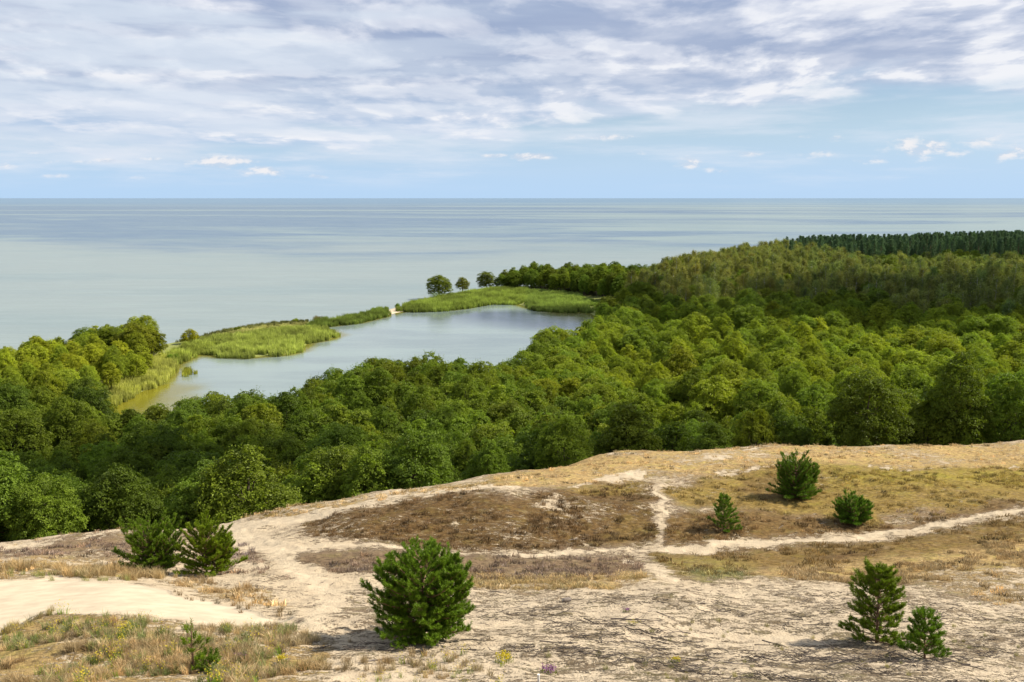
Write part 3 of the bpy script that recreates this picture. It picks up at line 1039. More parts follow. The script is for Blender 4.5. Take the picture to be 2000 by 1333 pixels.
LEAFY = []
for k in range(9):
    h = [13, 12, 14.5, 11.5, 13.5, 12.5, 15, 11, 13.0][k]
    w = [9.2, 8.4, 9.6, 8.0, 10.0, 7.4, 8.8, 8.2, 9.6][k]
    c, t = broadleaf(100 + k, h, w, nl=int(rng.integers(54, 72)), point=[.1, .45, .2, .6, .15, .5, .35, .25, .7][k], low=[.12, .1, .16, .1, .1, .2, .14, .08, .1][k])
    LEAFY.append({'h': h, 'w': w,
                  'crown': mesh_from('crown', c[0], c[1], [M_LEAF], attrs={'leaf': ('FLOAT', c[2])}),
                  'trunk': mesh_from('trunk', t[0], t[1], [M_BARK], smooth=True),
                  'one': two_part_mesh('broadleaf_tree', c, t, M_LEAF, M_BARK)})
BIRCH = []
for k in range(6):
    h = [14, 13, 15, 12.5, 14.5, 13.5][k]
    w = [4.6, 5.2, 5.0, 4.8, 5.8, 4.2][k]
    c, t = birch(300 + k, h, w)
    BIRCH.append({'h': h, 'w': w, 'one': two_part_mesh('birch_tree', c, t, M_BIRCH, M_BIRCHBARK)})
WPINE = []
for k in range(5):
    h = [16, 15, 17, 15.5, 16.5][k]
    w = [4.8, 5.2, 4.6, 5.4, 5.0][k]
    c, t = wood_pine(400 + k, h, w)
    WPINE.append({'h': h, 'w': w, 'one': two_part_mesh('pine_tree', c, t, M_FARPINE, M_PINEBARK)})

# ------------------------------------------------------------------ scatter by geometry nodes (stuff only)


def lib_collection(name, meshes):
    c = bpy.data.collections.new(name)
    for k, me in enumerate(meshes):
        o = bpy.data.objects.new('%s_%02d' % (name, k), me)
        c.objects.link(o)
    return c


def scatter(name, pts, rot, scale, idx, tint, coll, label, cat):
    """pts (n,3), rot (n,3) euler, scale (n,3), idx (n,), tint (n,3)"""
    n = len(pts)
    me = bpy.data.meshes.new(name)
    me.vertices.add(n)
    me.vertices.foreach_set('co', np.asarray(pts, np.float32).ravel())
    for nm, dat in (('rot', rot), ('scl', scale)):
        at = me.attributes.new(nm, 'FLOAT_VECTOR', 'POINT')
        at.data.foreach_set('vector', np.asarray(dat, np.float32).ravel())
    at = me.attributes.new('pick', 'INT', 'POINT')
    at.data.foreach_set('value', np.asarray(idx, np.int32).ravel())
    at = me.attributes.new('tint', 'FLOAT_COLOR', 'POINT')
    at.data.foreach_set('color', np.concatenate([np.asarray(tint, np.float32), np.ones((n, 1), np.float32)], 1).ravel())
    o = obj(name, me)
    ng = bpy.data.node_groups.new(name + '_nodes', 'GeometryNodeTree')
    ng.interface.new_socket('Geometry', in_out='INPUT', socket_type='NodeSocketGeometry')
    ng.interface.new_socket('Geometry', in_out='OUTPUT', socket_type='NodeSocketGeometry')
    gi = ng.nodes.new('NodeGroupInput')
    go = ng.nodes.new('NodeGroupOutput')
    ci = ng.nodes.new('GeometryNodeCollectionInfo')
    ci.inputs['Collection'].default_value = coll
    ci.inputs['Separate Children'].default_value = True
    ci.inputs['Reset Children'].default_value = True
    ip = ng.nodes.new('GeometryNodeInstanceOnPoints')
    ip.inputs['Pick Instance'].default_value = True

    def named(nm, typ):
        a = ng.nodes.new('GeometryNodeInputNamedAttribute')
        a.data_type = typ
        a.inputs['Name'].default_value = nm
        return a.outputs['Attribute']
    ng.links.new(gi.outputs[0], ip.inputs['Points'])
    ng.links.new(ci.outputs[0], ip.inputs['Instance'])
    ng.links.new(named('pick', 'INT'), ip.inputs['Instance Index'])
    er = ng.nodes.new('FunctionNodeEulerToRotation')
    ng.links.new(named('rot', 'FLOAT_VECTOR'), er.inputs[0])
    ng.links.new(er.outputs[0], ip.inputs['Rotation'])
    ng.links.new(named('scl', 'FLOAT_VECTOR'), ip.inputs['Scale'])
    ng.links.new(ip.outputs[0], go.inputs[0])
    md = o.modifiers.new('scatter', 'NODES')
    md.node_group = ng
    tag(o, label, cat, kind='stuff')
    return o


# ------------------------------------------------------------------ where the trees stand
BIRCH_ZONE = [(1285, 505), (1340, 490), (1400, 484), (1470, 474), (1540, 466), (1620, 475), (1700, 497), (1850, 503), (2600, 500), (2600, 610), (2000, 585), (1900, 575), (1800, 578),
              (1700, 562), (1550, 558), (1400, 560), (1330, 562), (1270, 552), (1235, 540)]


def place_trees():
    rs = np.random.default_rng(21)
    out = []
    sp = 5.9
    xs = np.arange(-420, 900, sp)
    ys = np.arange(60, 900, sp * 0.87)
    X, Y = np.meshgrid(xs, ys, indexing='ij')
    X = X + (np.arange(len(ys)) % 2)[None, :] * sp * 0.5
    X = X + rs.uniform(-1, 1, X.shape) * sp * 0.34
    Y = Y + rs.uniform(-1, 1, X.shape) * sp * 0.34
    X, Y = X.ravel(), Y.ravel()
    s = X / Y
    ok = (np.abs(s) < 0.85)
    X, Y = X[ok], Y[ok]
    land = poly_sd(X, Y, LAND)
    pond = poly_sd(X, Y, POND)
    opn = poly_sd(X, Y, OPEN)
    ok = (land > 3.0) & (pond < -2.0) & ~((opn > 3.0) & (Y > unproject(0, 812)[1] * 0.97))
    X, Y = X[ok], Y[ok]
    qx, qy = project(X, Y, 0.5 + 0 * X)
    ok = ~((qx > 312) & (qx < 930) & (qy < 700)) & ~((qx > 240) & (qx < 345) & (qy < 735) & (qy > 640) & (qx > 300))
    X, Y = X[ok], Y[ok]
    Z = H(X, Y)
    dn = dune_base(X, Y)
    # beyond the brow only: the dune has dropped well below its crest
    ok = (Y > 100) | (dn < 15.5)
    ok &= Z < 17
    X, Y, Z = X[ok], Y[ok], Z[ok]
    for x, y, z in zip(X, Y, Z):
        tpx, tpy = project(x, y, z + 13.0)
        tpx = float(tpx)
        tpy = float(tpy)
        j = rs.normal(0, 7)
        inb = poly_sd(np.array([tpx]), np.array([tpy + j]), BIRCH_ZONE)[0]
        if inb > 0:
            kind = 'birch'
        elif tpx > 1530 and y > 470:
            kind = 'pine'
        else:
            kind = 'leafy'
        if kind == 'birch' and rs.random() < 0.12:
            kind = 'leafy'
        out.append((float(x), float(y), float(z), kind))
    # birches and pines stand closer than the spreading trees
    extra = []
    for (x, y, z, k) in out:
        if k != 'leafy' and rs.random() < 0.45:
            xx, yy = x + rs.uniform(-3.5, 3.5), y + rs.uniform(-3.5, 3.5)
            if land.size and poly_sd(np.array([xx]), np.array([yy]), LAND)[0] > 3:
                extra.append((xx, yy, z, k))
    return out + extra


TREES = place_trees()


SKY_R = [(935, 524), (1000, 516), (1030, 506), (1100, 512), (1180, 510), (1240, 516), (1275, 522), (1300, 506), (1350, 495), (1400, 488), (1470, 474), (1540, 467), (1600, 462), (1750, 462), (1850, 457), (2000, 454), (2600, 450)]
SKY_B = [(1280, 528), (1300, 508), (1350, 497), (1400, 490), (1470, 476), (1540, 470), (1600, 477), (1700, 495), (1800, 494), (1900, 487), (2000, 485), (2600, 480)]
SKY_L = [(-600, 690), (0, 688), (45, 652), (110, 650), (140, 672), (150, 645), (200, 626), (270, 614), (310, 626), (332, 660)]


def SKYLINE(cpx, x, y, kind='leafy'):
    if y < 262 and 195 < cpx < 1210 and float(poly_sd(np.array([x]), np.array([y]), POND)[0]) > -75 and x / y < float(px_dir(1210, 612)[0]) and not (x < -38 and y > 175):
        return float(np.interp(cpx, [p[0] for p in _tops], [p[1] for p in _tops]))
    if cpx > 1530 and y > 300 and kind != 'pine':
        return float(np.interp(cpx, [p[0] for p in SKY_B], [p[1] for p in SKY_B]))
    if cpx > 930 and y > 300:
        return float(np.interp(cpx, [p[0] for p in SKY_R], [p[1] for p in SKY_R]))
    if cpx < 340 and y > 150:
        return float(np.interp(cpx, [p[0] for p in SKY_L], [p[1] for p in SKY_L]))
    return None


def tree_record(x, y, z, kind, rs, scale=None, pick=None, tint=None):
    lib = {'leafy': LEAFY, 'birch': BIRCH, 'pine': WPINE}[kind]
    k = int(rs.integers(len(lib))) if pick is None else pick
    sc = rs.uniform(0.66, 1.04) if kind == 'leafy' else rs.uniform(0.72, 1.18) if scale is None else scale
    tpx, tpy = (float(v) for v in project(x, y, z + 12))
    if tint is None:
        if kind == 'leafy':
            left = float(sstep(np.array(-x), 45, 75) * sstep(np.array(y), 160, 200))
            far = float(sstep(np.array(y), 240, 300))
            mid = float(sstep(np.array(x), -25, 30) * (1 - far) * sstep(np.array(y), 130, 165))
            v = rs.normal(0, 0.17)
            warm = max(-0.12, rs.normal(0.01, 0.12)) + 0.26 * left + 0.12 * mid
            b = 0.98 + v + 0.55 * left + 0.44 * mid + 0.05 * far  # brightness lift: sunlight on the left and middle woods put into the tint
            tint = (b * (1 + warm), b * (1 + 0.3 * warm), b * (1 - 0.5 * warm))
        elif kind == 'birch':
            v = rs.normal(0, 0.14)
            warm = rs.normal(-0.02, 0.09) + 0.12 * float(sstep(np.array(y), 480, 380) * 0 + sstep(np.array(1650 - tpx), 0, 250))
            b = 1 + v
            tint = (b * (1 + warm), b * (1 + 0.2 * warm), b * (1 - 0.3 * warm))
        else:
            b = 1 + rs.normal(0, 0.12)
            tint = (b, b, b * rs.uniform(0.9, 1.15))
    tint = tuple(float(max(0.3, c)) for c in tint)
    wf = 1.0
    if scale is None and kind == 'leafy':
        wf = float(rs.uniform(0.70, 1.08))
        if x < -38 and y > 175:
            sc = sc * 0.8
    # the wood's edge never rises above the line where it is seen against water
    hh = lib[k]['h'] * sc
    cpx = float(project(x, y, z + hh)[0])
    cap = SKYLINE(cpx, x, y, kind)
    if cap is not None:
        if y < 262 and x > -60 and kind == 'leafy' and scale is None:
            sc = max(sc, rs.uniform(0.90, 1.02) * 13.0 / lib[k]['h'])
            hh = lib[k]['h'] * sc
        s_, t_ = px_dir(cpx, cap + (rs.uniform(-3, 19) if y > 300 and cpx < 1260 else rs.uniform(-5, 15) if y > 300 else abs(rs.normal(0, 7)) - 6))
        ztop = CAM_Z + float(t_) * y
        hmax = (ztop - z) * 1.03
        if hmax < hh:
            sc = sc * max(0.36, hmax / hh)
    return {'wf': wf, 'x': x, 'y': y, 'z': z, 'kind': kind, 'k': k, 'sc': float(sc), 'rz': float(rs.uniform(0, 6.28)), 'tint': tint,
            'h': lib[k]['h'] * sc, 'w': lib[k]['w'] * sc * wf}


rs_t = np.random.default_rng(5)
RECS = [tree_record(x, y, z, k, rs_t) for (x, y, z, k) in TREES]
# smaller growth at the water's edge and on the dune foot
for r in RECS:
    if r['y'] < 112 and r['kind'] == 'leafy':
        r['front'] = True


def add_special(px, py, hpx, pick, label, tint, wfac=1.0, kind='leafy', z=None):
    x, y = (float(v) for v in unproject(px, py, 0.6))
    zz = float(H(np.array([x]), np.array([y]))[0])
    hm = hpx / F_PX * math.hypot(y, 45)
    lib = LEAFY[pick]
    sc = hm / lib['h'] * 0.90
    RECS.append({'x': x, 'y': y, 'z': zz, 'kind': kind, 'k': pick, 'sc': sc, 'wf': wfac, 'rz': float(rs_t.uniform(0, 6.28)), 'tint': tint, 'h': hm,
                 'w': lib['w'] * sc * wfac, 'label': label})


add_special(858, 582, 56, 0, 'big round green tree standing alone left of a smaller one on the reedy spit', (1.1, 1.0, 0.9), 1.42)
add_special(903, 571, 41, 5, 'smaller olive round tree right of the big round one on the reedy spit', (1.25, 1.0, 0.8), 1.35)
add_special(950, 568, 48, 2, 'dark tree at the left end of the far wood, right of the spit trees', (1.0, 0.9, 0.9), 1.4)
add_special(980, 568, 40, 1, 'small dark tree standing second from the left end of the far wood', (0.95, 1.0, 0.9), 1.3)
add_special(1006, 569, 46, 4, 'broad mid green tree third from the left end of the far wood', (1.0, 1.0, 0.9), 1.2)
add_special(372, 672, 39, 8, 'small yellow green tree standing alone at the root of the spit', (2.2, 1.6, 0.6), 1.35)
# the high clump left of the pond
add_special(265, 716, 110, 6, 'tall round olive tree nearest the spit in the high clump left of the pond', (1.25, 1.0, 0.7), 1.35)
add_special(215, 712, 92, 2, 'dark green tree in the middle of the high clump left of the pond', (1.0, 0.95, 0.8), 1.4)
add_special(175, 706, 80, 4, 'dark tree at the seaward left end of the high clump left of the pond', (0.9, 0.95, 0.8), 1.3)
add_special(300, 704, 80, 1, 'olive tree on the right flank of the high clump, beside the yellow reeds', (1.3, 1.05, 0.7), 1.1)
add_special(75, 742, 100, 3, 'yellow green open crowned tree at the sea edge on the far left', (1.5, 1.2, 0.6), 1.1)
add_special(135, 760, 88, 7, 'bright yellow green tree between the open crowned tree and the high clump', (1.75, 1.35, 0.7), 1.1)

# estimate what each tree shows, by a coarse depth buffer
W2, H2 = 500, 333
zb = np.full((W2, H2), 1e9)
ib = np.full((W2, H2), -1)
gx, gy = np.meshgrid(np.arange(W2) * 4 + 2, np.arange(H2) * 4 + 2, indexing='ij')
crest_px, crest_py = [], []
for px_ in range(-50, 2051, 25):
    s_, _ = px_dir(px_, 950)
    Yr = np.arange(20, 100, 0.5)
    _, pr = project(float(s_) * Yr, Yr, H(float(s_) * Yr, Yr))
    crest_px.append(px_)
    crest_py.append(pr.min())
crest = np.interp(gx, crest_px, crest_py)
order = sorted(range(len(RECS)), key=lambda i: -RECS[i]['y'])
for i in order:
    r = RECS[i]
    cx_, top_ = (float(v) for v in project(r['x'], r['y'], r['z'] + r['h']))
    _, bot_ = (float(v) for v in project(r['x'], r['y'], r['z'] + r['h'] * 0.08))
    hw = r['w'] * 0.5 / r['y'] * F_PX
    i0, i1 = int((cx_ - hw) / 4), int((cx_ + hw) / 4) + 1
    j0, j1 = int(top_ / 4), int(bot_ / 4) + 1
    i0, i1, j0, j1 = max(i0, 0), min(i1, W2), max(j0, 0), min(j1, H2)
    r['cpx'], r['top'] = cx_, top_
    if i0 >= i1 or j0 >= j1:
        continue
    sx = gx[i0:i1, j0:j1]
    sy = gy[i0:i1, j0:j1]
    m = (((sx - cx_) / hw) ** 2 + ((sy - (top_ + bot_) / 2) / ((bot_ - top_) / 2)) ** 2 < 1) & (sy < crest[i0:i1, j0:j1])
    ib[i0:i1, j0:j1][m] = i
vis = np.bincount(ib[ib >= 0], minlength=len(RECS))
for i, r in enumerate(RECS):
    r['vis'] = int(vis[i])
    sel = None

CHOSEN = {}
for kind, cap in (('leafy', 292), ('birch', 290), ('pine', 200)):
    ids = [i for i, r in enumerate(RECS) if r['kind'] == kind and (r['vis'] > 0 or 'label' in r)]
    ids.sort(key=lambda i: -(RECS[i]['vis'] + (1e6 if 'label' in RECS[i] else 0)))
    CHOSEN[kind] = ids[:cap]
print('TREES', len(RECS), {k: len(v) for k, v in CHOSEN.items()}, {k: sum(1 for r in RECS if r['kind'] == k) for k in CHOSEN}, {k: sum(1 for r in RECS if r['kind'] == k and r['vis'] > 0) for k in CHOSEN})


def ordinal(n):
    if 10 <= n % 100 <= 20:
        suf = 'th'
    else:
        suf = {1: 'st', 2: 'nd', 3: 'rd'}.get(n % 10, 'th')
    words_ = {1: 'first', 2: 'second', 3: 'third', 4: 'fourth', 5: 'fifth', 6: 'sixth', 7: 'seventh', 8: 'eighth', 9: 'ninth', 10: 'tenth'}
    return words_.get(n, '%d%s' % (n, suf))


def tone(t, kind):
    b = sum(t) / 3
    warm = t[0] / t[1]
    if kind == 'leafy':
        return 'yellow green' if warm > 1.22 else 'olive green' if warm > 1.08 else 'bright green' if b > 1.08 else 'dark green' if b < 0.88 else 'mid green'
    if kind == 'birch':
        return 'golden olive' if warm > 1.12 else 'pale olive' if b > 1.08 else 'grey green' if warm < 0.98 else 'dull olive'
    return 'dark green' if b < 1 else 'green'


# landmarks across the picture, used to say where a tree stands
LAND_X = [(-900, 'far left of'), ]
SPANS = {
    'leafy': [(-1e9, 225, 'left of the young pine pair'), (225, 480, 'above the young pine pair'), (480, 720, 'above the path fork'), (720, 930, 'above the bushy pine'),
              (930, 1150, 'above the mossy slope'), (1150, 1380, 'left of the cone pine'), (1380, 1500, 'above the cone pine'),
              (1500, 1640, 'above the round pine'), (1640, 1800, 'above the lower right pines'), (1800, 1e9, 'at the right edge')],
}
BANDS = {'leafy': [(0, 9, 'front row'), (9, 26, 'second row'), (26, 60, 'third row'), (60, 130, 'middle wood'), (130, 1e9, 'back wood')]}


def crest_y_at(s):
    px_, _ = project(s * 60, 60, 24)
    keys = sorted(COLS)
    return float(np.interp(px_, keys, [COLS[k][-1][1] for k in keys]))


def assign_labels():
    for kind, ids in CHOSEN.items():
        cells = {}
        for i in ids:
            r = RECS[i]
            if 'label' in r:
                continue
            if kind == 'leafy':
                if r['y'] > 390 and r['x'] < 75:
                    key = ('in the far wood beyond the pond',)
                elif r['x'] < -38 and r['y'] > 175:
                    key = ('in the left wood',)
                else:
                    back = r['y'] - crest_y_at(r['x'] / r['y']) - 20
                    band = next(b[2] for b in BANDS['leafy'] if b[0] <= max(back, 0) < b[1])
                    span = next(sp[2] for sp in SPANS['leafy'] if sp[0] <= r['cpx'] < sp[1])
                    key = ('in ' + band + ', ' + span,)
            elif kind == 'birch':
                a = 'near' if r['top'] > 530 else 'middle' if r['top'] > 505 else 'far'
                b = 'left' if r['cpx'] < 1450 else 'left centre' if r['cpx'] < 1600 else 'right centre' if r['cpx'] < 1800 else 'right'
                key = ('in %s birch rows, %s part' % (a, b),)
            else:
                b = 'left' if r['cpx'] < 1700 else 'middle' if r['cpx'] < 1850 else 'right'
                key = ('in the %s of the seaside pine stand' % b,)
            key = (tone(r['tint'], kind),) + key
            cells.setdefault(key, []).append(i)
        noun = {'leafy': 'leafy tree', 'birch': 'slim birch', 'pine': 'tall pine'}[kind]
        for key, members in cells.items():
            members.sort(key=lambda i: RECS[i]['cpx'])
            n = len(members)
            for q, i in enumerate(members):
                if n == 1:
                    o_ = 'single %s %s' % (key[0], noun)
                elif q == 0:
                    o_ = 'leftmost %s %s' % (key[0], noun)
                elif q == n - 1:
                    o_ = 'rightmost %s %s' % (key[0], noun)
                else:
                    o_ = '%s %s %s from the left' % (ordinal(q + 1), key[0], noun)
                lab = o_ + ' ' + key[1]
                if len(lab.split()) > 16:
                    lab = lab.replace(' leafy tree', ' tree').replace(' from the left', ' from left').replace(' the ', ' ').replace('left of the young', 'left of young').replace(' tall pine', ' pine').replace('lower right pines', 'lower pines').replace('young pine pair', 'pine pair')
                RECS[i]['label'] = lab


assign_labels()

GROUPS = {'leafy': 'broadleaf trees of the shore wood', 'birch': 'birches of the far wood', 'pine': 'tall pines by the sea'}


def empty(name, loc, rz=0.0, scale=None):
    o = bpy.data.objects.new(name, None)
    o.empty_display_size = 0.5
    COL.objects.link(o)
    o.location = loc
    o.rotation_euler = (0, 0, rz)
    if scale is not None:
        o.scale = scale
    return o


taken = set()
for kind, ids in CHOSEN.items():
    for i in ids:
        r = RECS[i]
        taken.add(i)
        loc = (r['x'], r['y'], r['z'] - 0.1)
        wf = r.get('wf', 1.0)
        s3 = (r['sc'] * wf, r['sc'] * wf, r['sc'])
        if kind == 'leafy':
            if 'label' in r and wf > 1:
                loc = (loc[0], loc[1], loc[2] - 0.07 * r['h'])
            elif r['y'] > 300:
                loc = (loc[0], loc[1], loc[2] - 0.06 * r['h'])
            root = empty('broadleaf_tree', loc, r['rz'], s3)
            cr = obj('crown', LEAFY[r['k']]['crown'], root)
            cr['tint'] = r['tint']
            obj('trunk', LEAFY[r['k']]['trunk'], root)
            tag(root, r['label'], 'tree', GROUPS[kind])
        else:
            lib = BIRCH if kind == 'birch' else WPINE
            o = obj('birch_tree' if kind == 'birch' else 'pine_tree', lib[r['k']]['one'], loc=loc)
            o.rotation_euler = (0, 0, r['rz'])
            o.scale = s3
            o['tint'] = r['tint']
            tag(o, r['label'], 'birch' if kind == 'birch' else 'pine', GROUPS[kind])

for kind, lib, nm, lab in (('leafy', LEAFY, 'broadleaf_wood', 'mass of leafy treetops filling the wood between the nearer trees'),
                           ('birch', BIRCH, 'birch_wood', 'mass of olive birches filling the far wood'),
                           ('pine', WPINE, 'pine_wood', 'mass of dark pines behind the first pines by the sea')):
    rest = [r for i, r in enumerate(RECS) if r['kind'] == kind and i not in taken]
    if not rest:
        continue
    coll = lib_collection(nm + '_kinds', [l['one'] for l in lib])
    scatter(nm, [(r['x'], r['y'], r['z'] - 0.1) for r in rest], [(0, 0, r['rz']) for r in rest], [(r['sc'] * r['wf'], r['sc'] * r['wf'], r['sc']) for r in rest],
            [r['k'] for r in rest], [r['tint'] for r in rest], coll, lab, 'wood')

# ------------------------------------------------------------------ added clouds, out of view to the right
# unseen meshes added to cast cloud shade on chosen parts of the wood


def cloud_mat():
    m, T = new_mat('cloud')
    out = T.new('ShaderNodeOutputMaterial')
    df = T.new('ShaderNodeBsdfDiffuse')
    df.inputs[0].default_value = (0.85, 0.86, 0.88, 1)
    tr = T.new('ShaderNodeBsdfTranslucent')
    tr.inputs[0].default_value = (0.85, 0.86, 0.88, 1)
    mx = T.new('ShaderNodeMixShader')
    mx.inputs[0].default_value = 0.45
    T.l.new(df.outputs[0], mx.inputs[1])
    T.l.new(tr.outputs[0], mx.inputs[2])
    T.l.new(mx.outputs[0], out.inputs[0])
    return m


def build_shade_cloud(sx, sy, lx, ly, seed, n, label):
    """a flat-based cumulus at 350 m whose shade falls round (sx, sy)"""
    import bmesh
    rs = np.random.default_rng(seed)
    h = 350.0
    k = h / math.tan(SUN_EL)
    cx, cy = sx + k * math.sin(SUN_AZ), sy + k * math.cos(SUN_AZ)
    bm = bmesh.new()
    for q in range(n):
        a = rs.uniform(0, 6.28)
        r = math.sqrt(rs.random())
        R = rs.uniform(9, 24) * (1.25 - 0.6 * r)
        x, y = math.cos(a) * r * lx, math.sin(a) * r * ly
        mt = Matrix.Translation((x, y, R * 0.35)) @ Matrix.Diagonal((R * rs.uniform(1.0, 1.5), R, R * 0.6, 1))
        bmesh.ops.create_icosphere(bm, subdivisions=3, radius=1.0, matrix=mt)
    for v in bm.verts:
        d = 3.2 * float(fbm(v.co.x + v.co.z, v.co.y, 14.0, 3))
        v.co.x += d
        v.co.y += d * 0.8
        v.co.z = max(v.co.z + d, -3.0 + 0.3 * d)
    me = bpy.data.meshes.new('cloud')
    bm.to_mesh(me)
    bm.free()
    me.polygons.foreach_set('use_smooth', [True] * len(me.polygons))
    me.materials.append(M_CLOUD)
    o = obj('cloud', me, loc=(cx, cy, h))
    tag(o, label, kind='structure')


M_CLOUD = cloud_mat()
build_shade_cloud(155, 288, 130, 50, 1, 38, 'long low cumulus added out of view to shade the right wood')
build_shade_cloud(60, 345, 70, 30, 4, 14, 'small ragged cumulus behind the long one, added for its shade')
build_shade_cloud(270, 430, 80, 40, 5, 16, 'far ragged cumulus beyond the long one, added for its shade')
build_shade_cloud(-46, 98, 50, 20, 2, 9, 'small low cumulus nearer the dune, added for its shade')

# ------------------------------------------------------------------ reeds and grass


def blade_clump(seed, n, h, spread, width, lean=0.25, plume=0.0, base_dark=True):
    rs = np.random.default_rng(seed)
    V, F, L = [], [], []
    off = 0
    for k in range(n):
        a = rs.uniform(0, 6.28)
        r = spread * math.sqrt(rs.random())
        x0, y0 = r * math.cos(a), r * math.sin(a)
        hh = h * rs.uniform(0.6, 1.1)
        la = rs.uniform(0, 6.28)
        le = abs(rs.normal(0, lean)) * hh + 0.15 * r
        dx, dy = math.cos(la) * le + x0 * 0.3, math.sin(la) * le + y0 * 0.3
        wa = rs.uniform(0, 3.14)
        wx, wy = math.cos(wa) * width * 0.5, math.sin(wa) * width * 0.5
        t = [0, 0.55, 1.0]
        lv = rs.uniform(0.25, 0.95)
        for q in t[:-1]:
            V += [(x0 + dx * q * q - wx * (1 - q * .3), y0 + dy * q * q - wy * (1 - q * .3), hh * q - 0.05 * (q == 0)), (x0 + dx * q * q + wx * (1 - q * .3), y0 + dy * q * q + wy * (1 - q * .3), hh * q - 0.05 * (q == 0))]
        V.append((x0 + dx, y0 + dy, hh * (1 - 0.12 * lean)))
        F.append((off, off + 1, off + 3, off + 2))
        F.append((off + 2, off + 3, off + 4, off + 4))
        L += [lv * 0.6, lv * 0.6, lv, lv, min(1, lv + 0.1)]
        off += 5
    F4 = np.array([f for f in F if f[2] != f[3]])
    F3 = np.array([f[:3] for f in F if f[2] == f[3]])
    return np.array(V), [F4, F3], np.array(L)


def clump_meshes(name, mat, count, seed, **kw):
    res = []
    for k in range(count):
        V, F, L = blade_clump(seed + k, **kw)
        res.append(mesh_from(name, V, F, [mat], attrs={'leaf': ('FLOAT', L)}))
    return res


reed_coll = lib_collection('reed_clumps', clump_meshes('reed_clump', M_REED, 5, 900, n=34, h=2.1, spread=0.55, width=0.10, lean=0.14))
grass_coll = lib_collection('grass_tufts', clump_meshes('grass_tuft', M_STRAW, 6, 950, n=46, h=0.42, spread=0.14, width=0.012, lean=0.42))
low_coll = lib_collection('low_tufts', clump_meshes('low_tuft', M_STRAW, 5, 980, n=26, h=0.16, spread=0.14, width=0.018, lean=0.6))


def pts_in_poly(poly, n, rs, cond=None):
    P = np.array(poly, float)
    x = rs.uniform(P[:, 0].min(), P[:, 0].max(), n)
    y = rs.uniform(P[:, 1].min(), P[:, 1].max(), n)
    m = poly_sd(x, y, P) > 0
    return x[m], y[m]


def upoly(pp, z=0.3):
    return [tuple(float(c) for c in unproject(a, b, z)) for a, b in pp]


rs_r = np.random.default_rng(33)
REED_BEDS = [  # outline, clumps per square metre, height factor, tint
    ([(175, 812), (200, 775), (250, 738), (292, 716), (312, 700), (345, 712), (343, 726), (325, 747), (280, 767), (225, 792)], 1.5, 1.0, (1.85, 1.6, 1.5)),
    ([(320, 704), (330, 690), (360, 682), (400, 676), (430, 676), (420, 692), (395, 692), (345, 713)], 1.4, 0.95, (1.45, 1.4, 1.1)),
    ([(345, 682), (400, 668), (440, 660), (520, 652), (600, 645), (640, 646), (665, 655), (640, 664), (602, 671), (590, 687), (560, 694), (480, 700), (425, 698), (405, 690), (420, 678)], 1.0, 0.95, (1.4, 1.35, 1.2)),
    ([(420, 655), (470, 646), (540, 637), (600, 634), (600, 645), (520, 656), (440, 668)], 0.7, 0.5, (1.9, 1.55, 2.2)),
    ([(600, 636), (640, 629), (700, 618), (757, 607), (762, 614), (757, 618), (700, 632), (640, 639), (600, 642)], 1.3, 0.95, (1.0, 1.1, 0.9)),
    ([(772, 608), (800, 598), (830, 590), (870, 584), (930, 573), (1000, 566), (1030, 572), (1032, 590), (1010, 595), (960, 595), (905, 604), (880, 607), (840, 609), (790, 610)], 1.2, 1.1, (1.15, 1.2, 0.95)),
    ([(1020, 575), (1080, 576), (1130, 584), (1150, 594), (1160, 611), (1100, 611), (1050, 608), (1028, 603)], 1.1, 1.0, (1.05, 1.15, 1.0)),
    ([(1150, 590), (1190, 598), (1230, 608), (1232, 617), (1200, 616), (1155, 609)], 1.2, 0.5, (0.9, 1.05, 0.7)),
    ([(345, 670), (400, 657), (440, 647), (530, 634), (600, 629), (600, 634), (530, 640), (440, 655), (380, 672)], 1.0, 0.6, (0.7, 0.62, 0.8)),
    ([(350, 738), (362, 720), (375, 718), (372, 730), (355, 744)], 0.5, 0.7, (1.5, 1.3, 0.6)),
    ([(375, 732), (379, 724), (384, 726), (381, 735)], 0.8, 0.6, (1.5, 1.3, 0.6)),
]
RP, RR, RS, RI, RT = [], [], [], [], []
for poly, dens, hf, tnt in REED_BEDS:
    W = upoly(poly)
    P = np.array(W)
    area_bb = np.ptp(P[:, 0]) * np.ptp(P[:, 1])
    x, y = pts_in_poly(W, int(area_bb * dens), rs_r)
    z = np.maximum(H(x, y), -0.1)
    keep = (z > -0.5) & ((poly_sd(x, y, W) > 1.2) | (fbm(x + 7, y, 5.0, 3, 0.6) > -0.12))
    for a, b, c in zip(x[keep], y[keep], z[keep]):
        v = float(1 + 0.75 * fbm(np.array(a), np.array(b), 7.0, 4) + rs_r.normal(0, 0.14))
        hv = hf * (1 + 0.35 * float(fbm(np.array(a + 40), np.array(b), 6.0, 2)))
        RP.append((a, b, c - 0.05))
        RR.append((0, 0, rs_r.uniform(0, 6.28)))
        RS.append((1.0, 1.0, hv * rs_r.uniform(0.8, 1.15)))
        RI.append(rs_r.integers(5))
        RT.append((tnt[0] * v, tnt[1] * v, tnt[2] * v * 0.9))
scatter('reed_bed', RP, RR, RS, RI, RT, reed_coll, 'tall green reeds fringing the pond and covering the spit', 'reeds')
print('REEDS', len(RP))


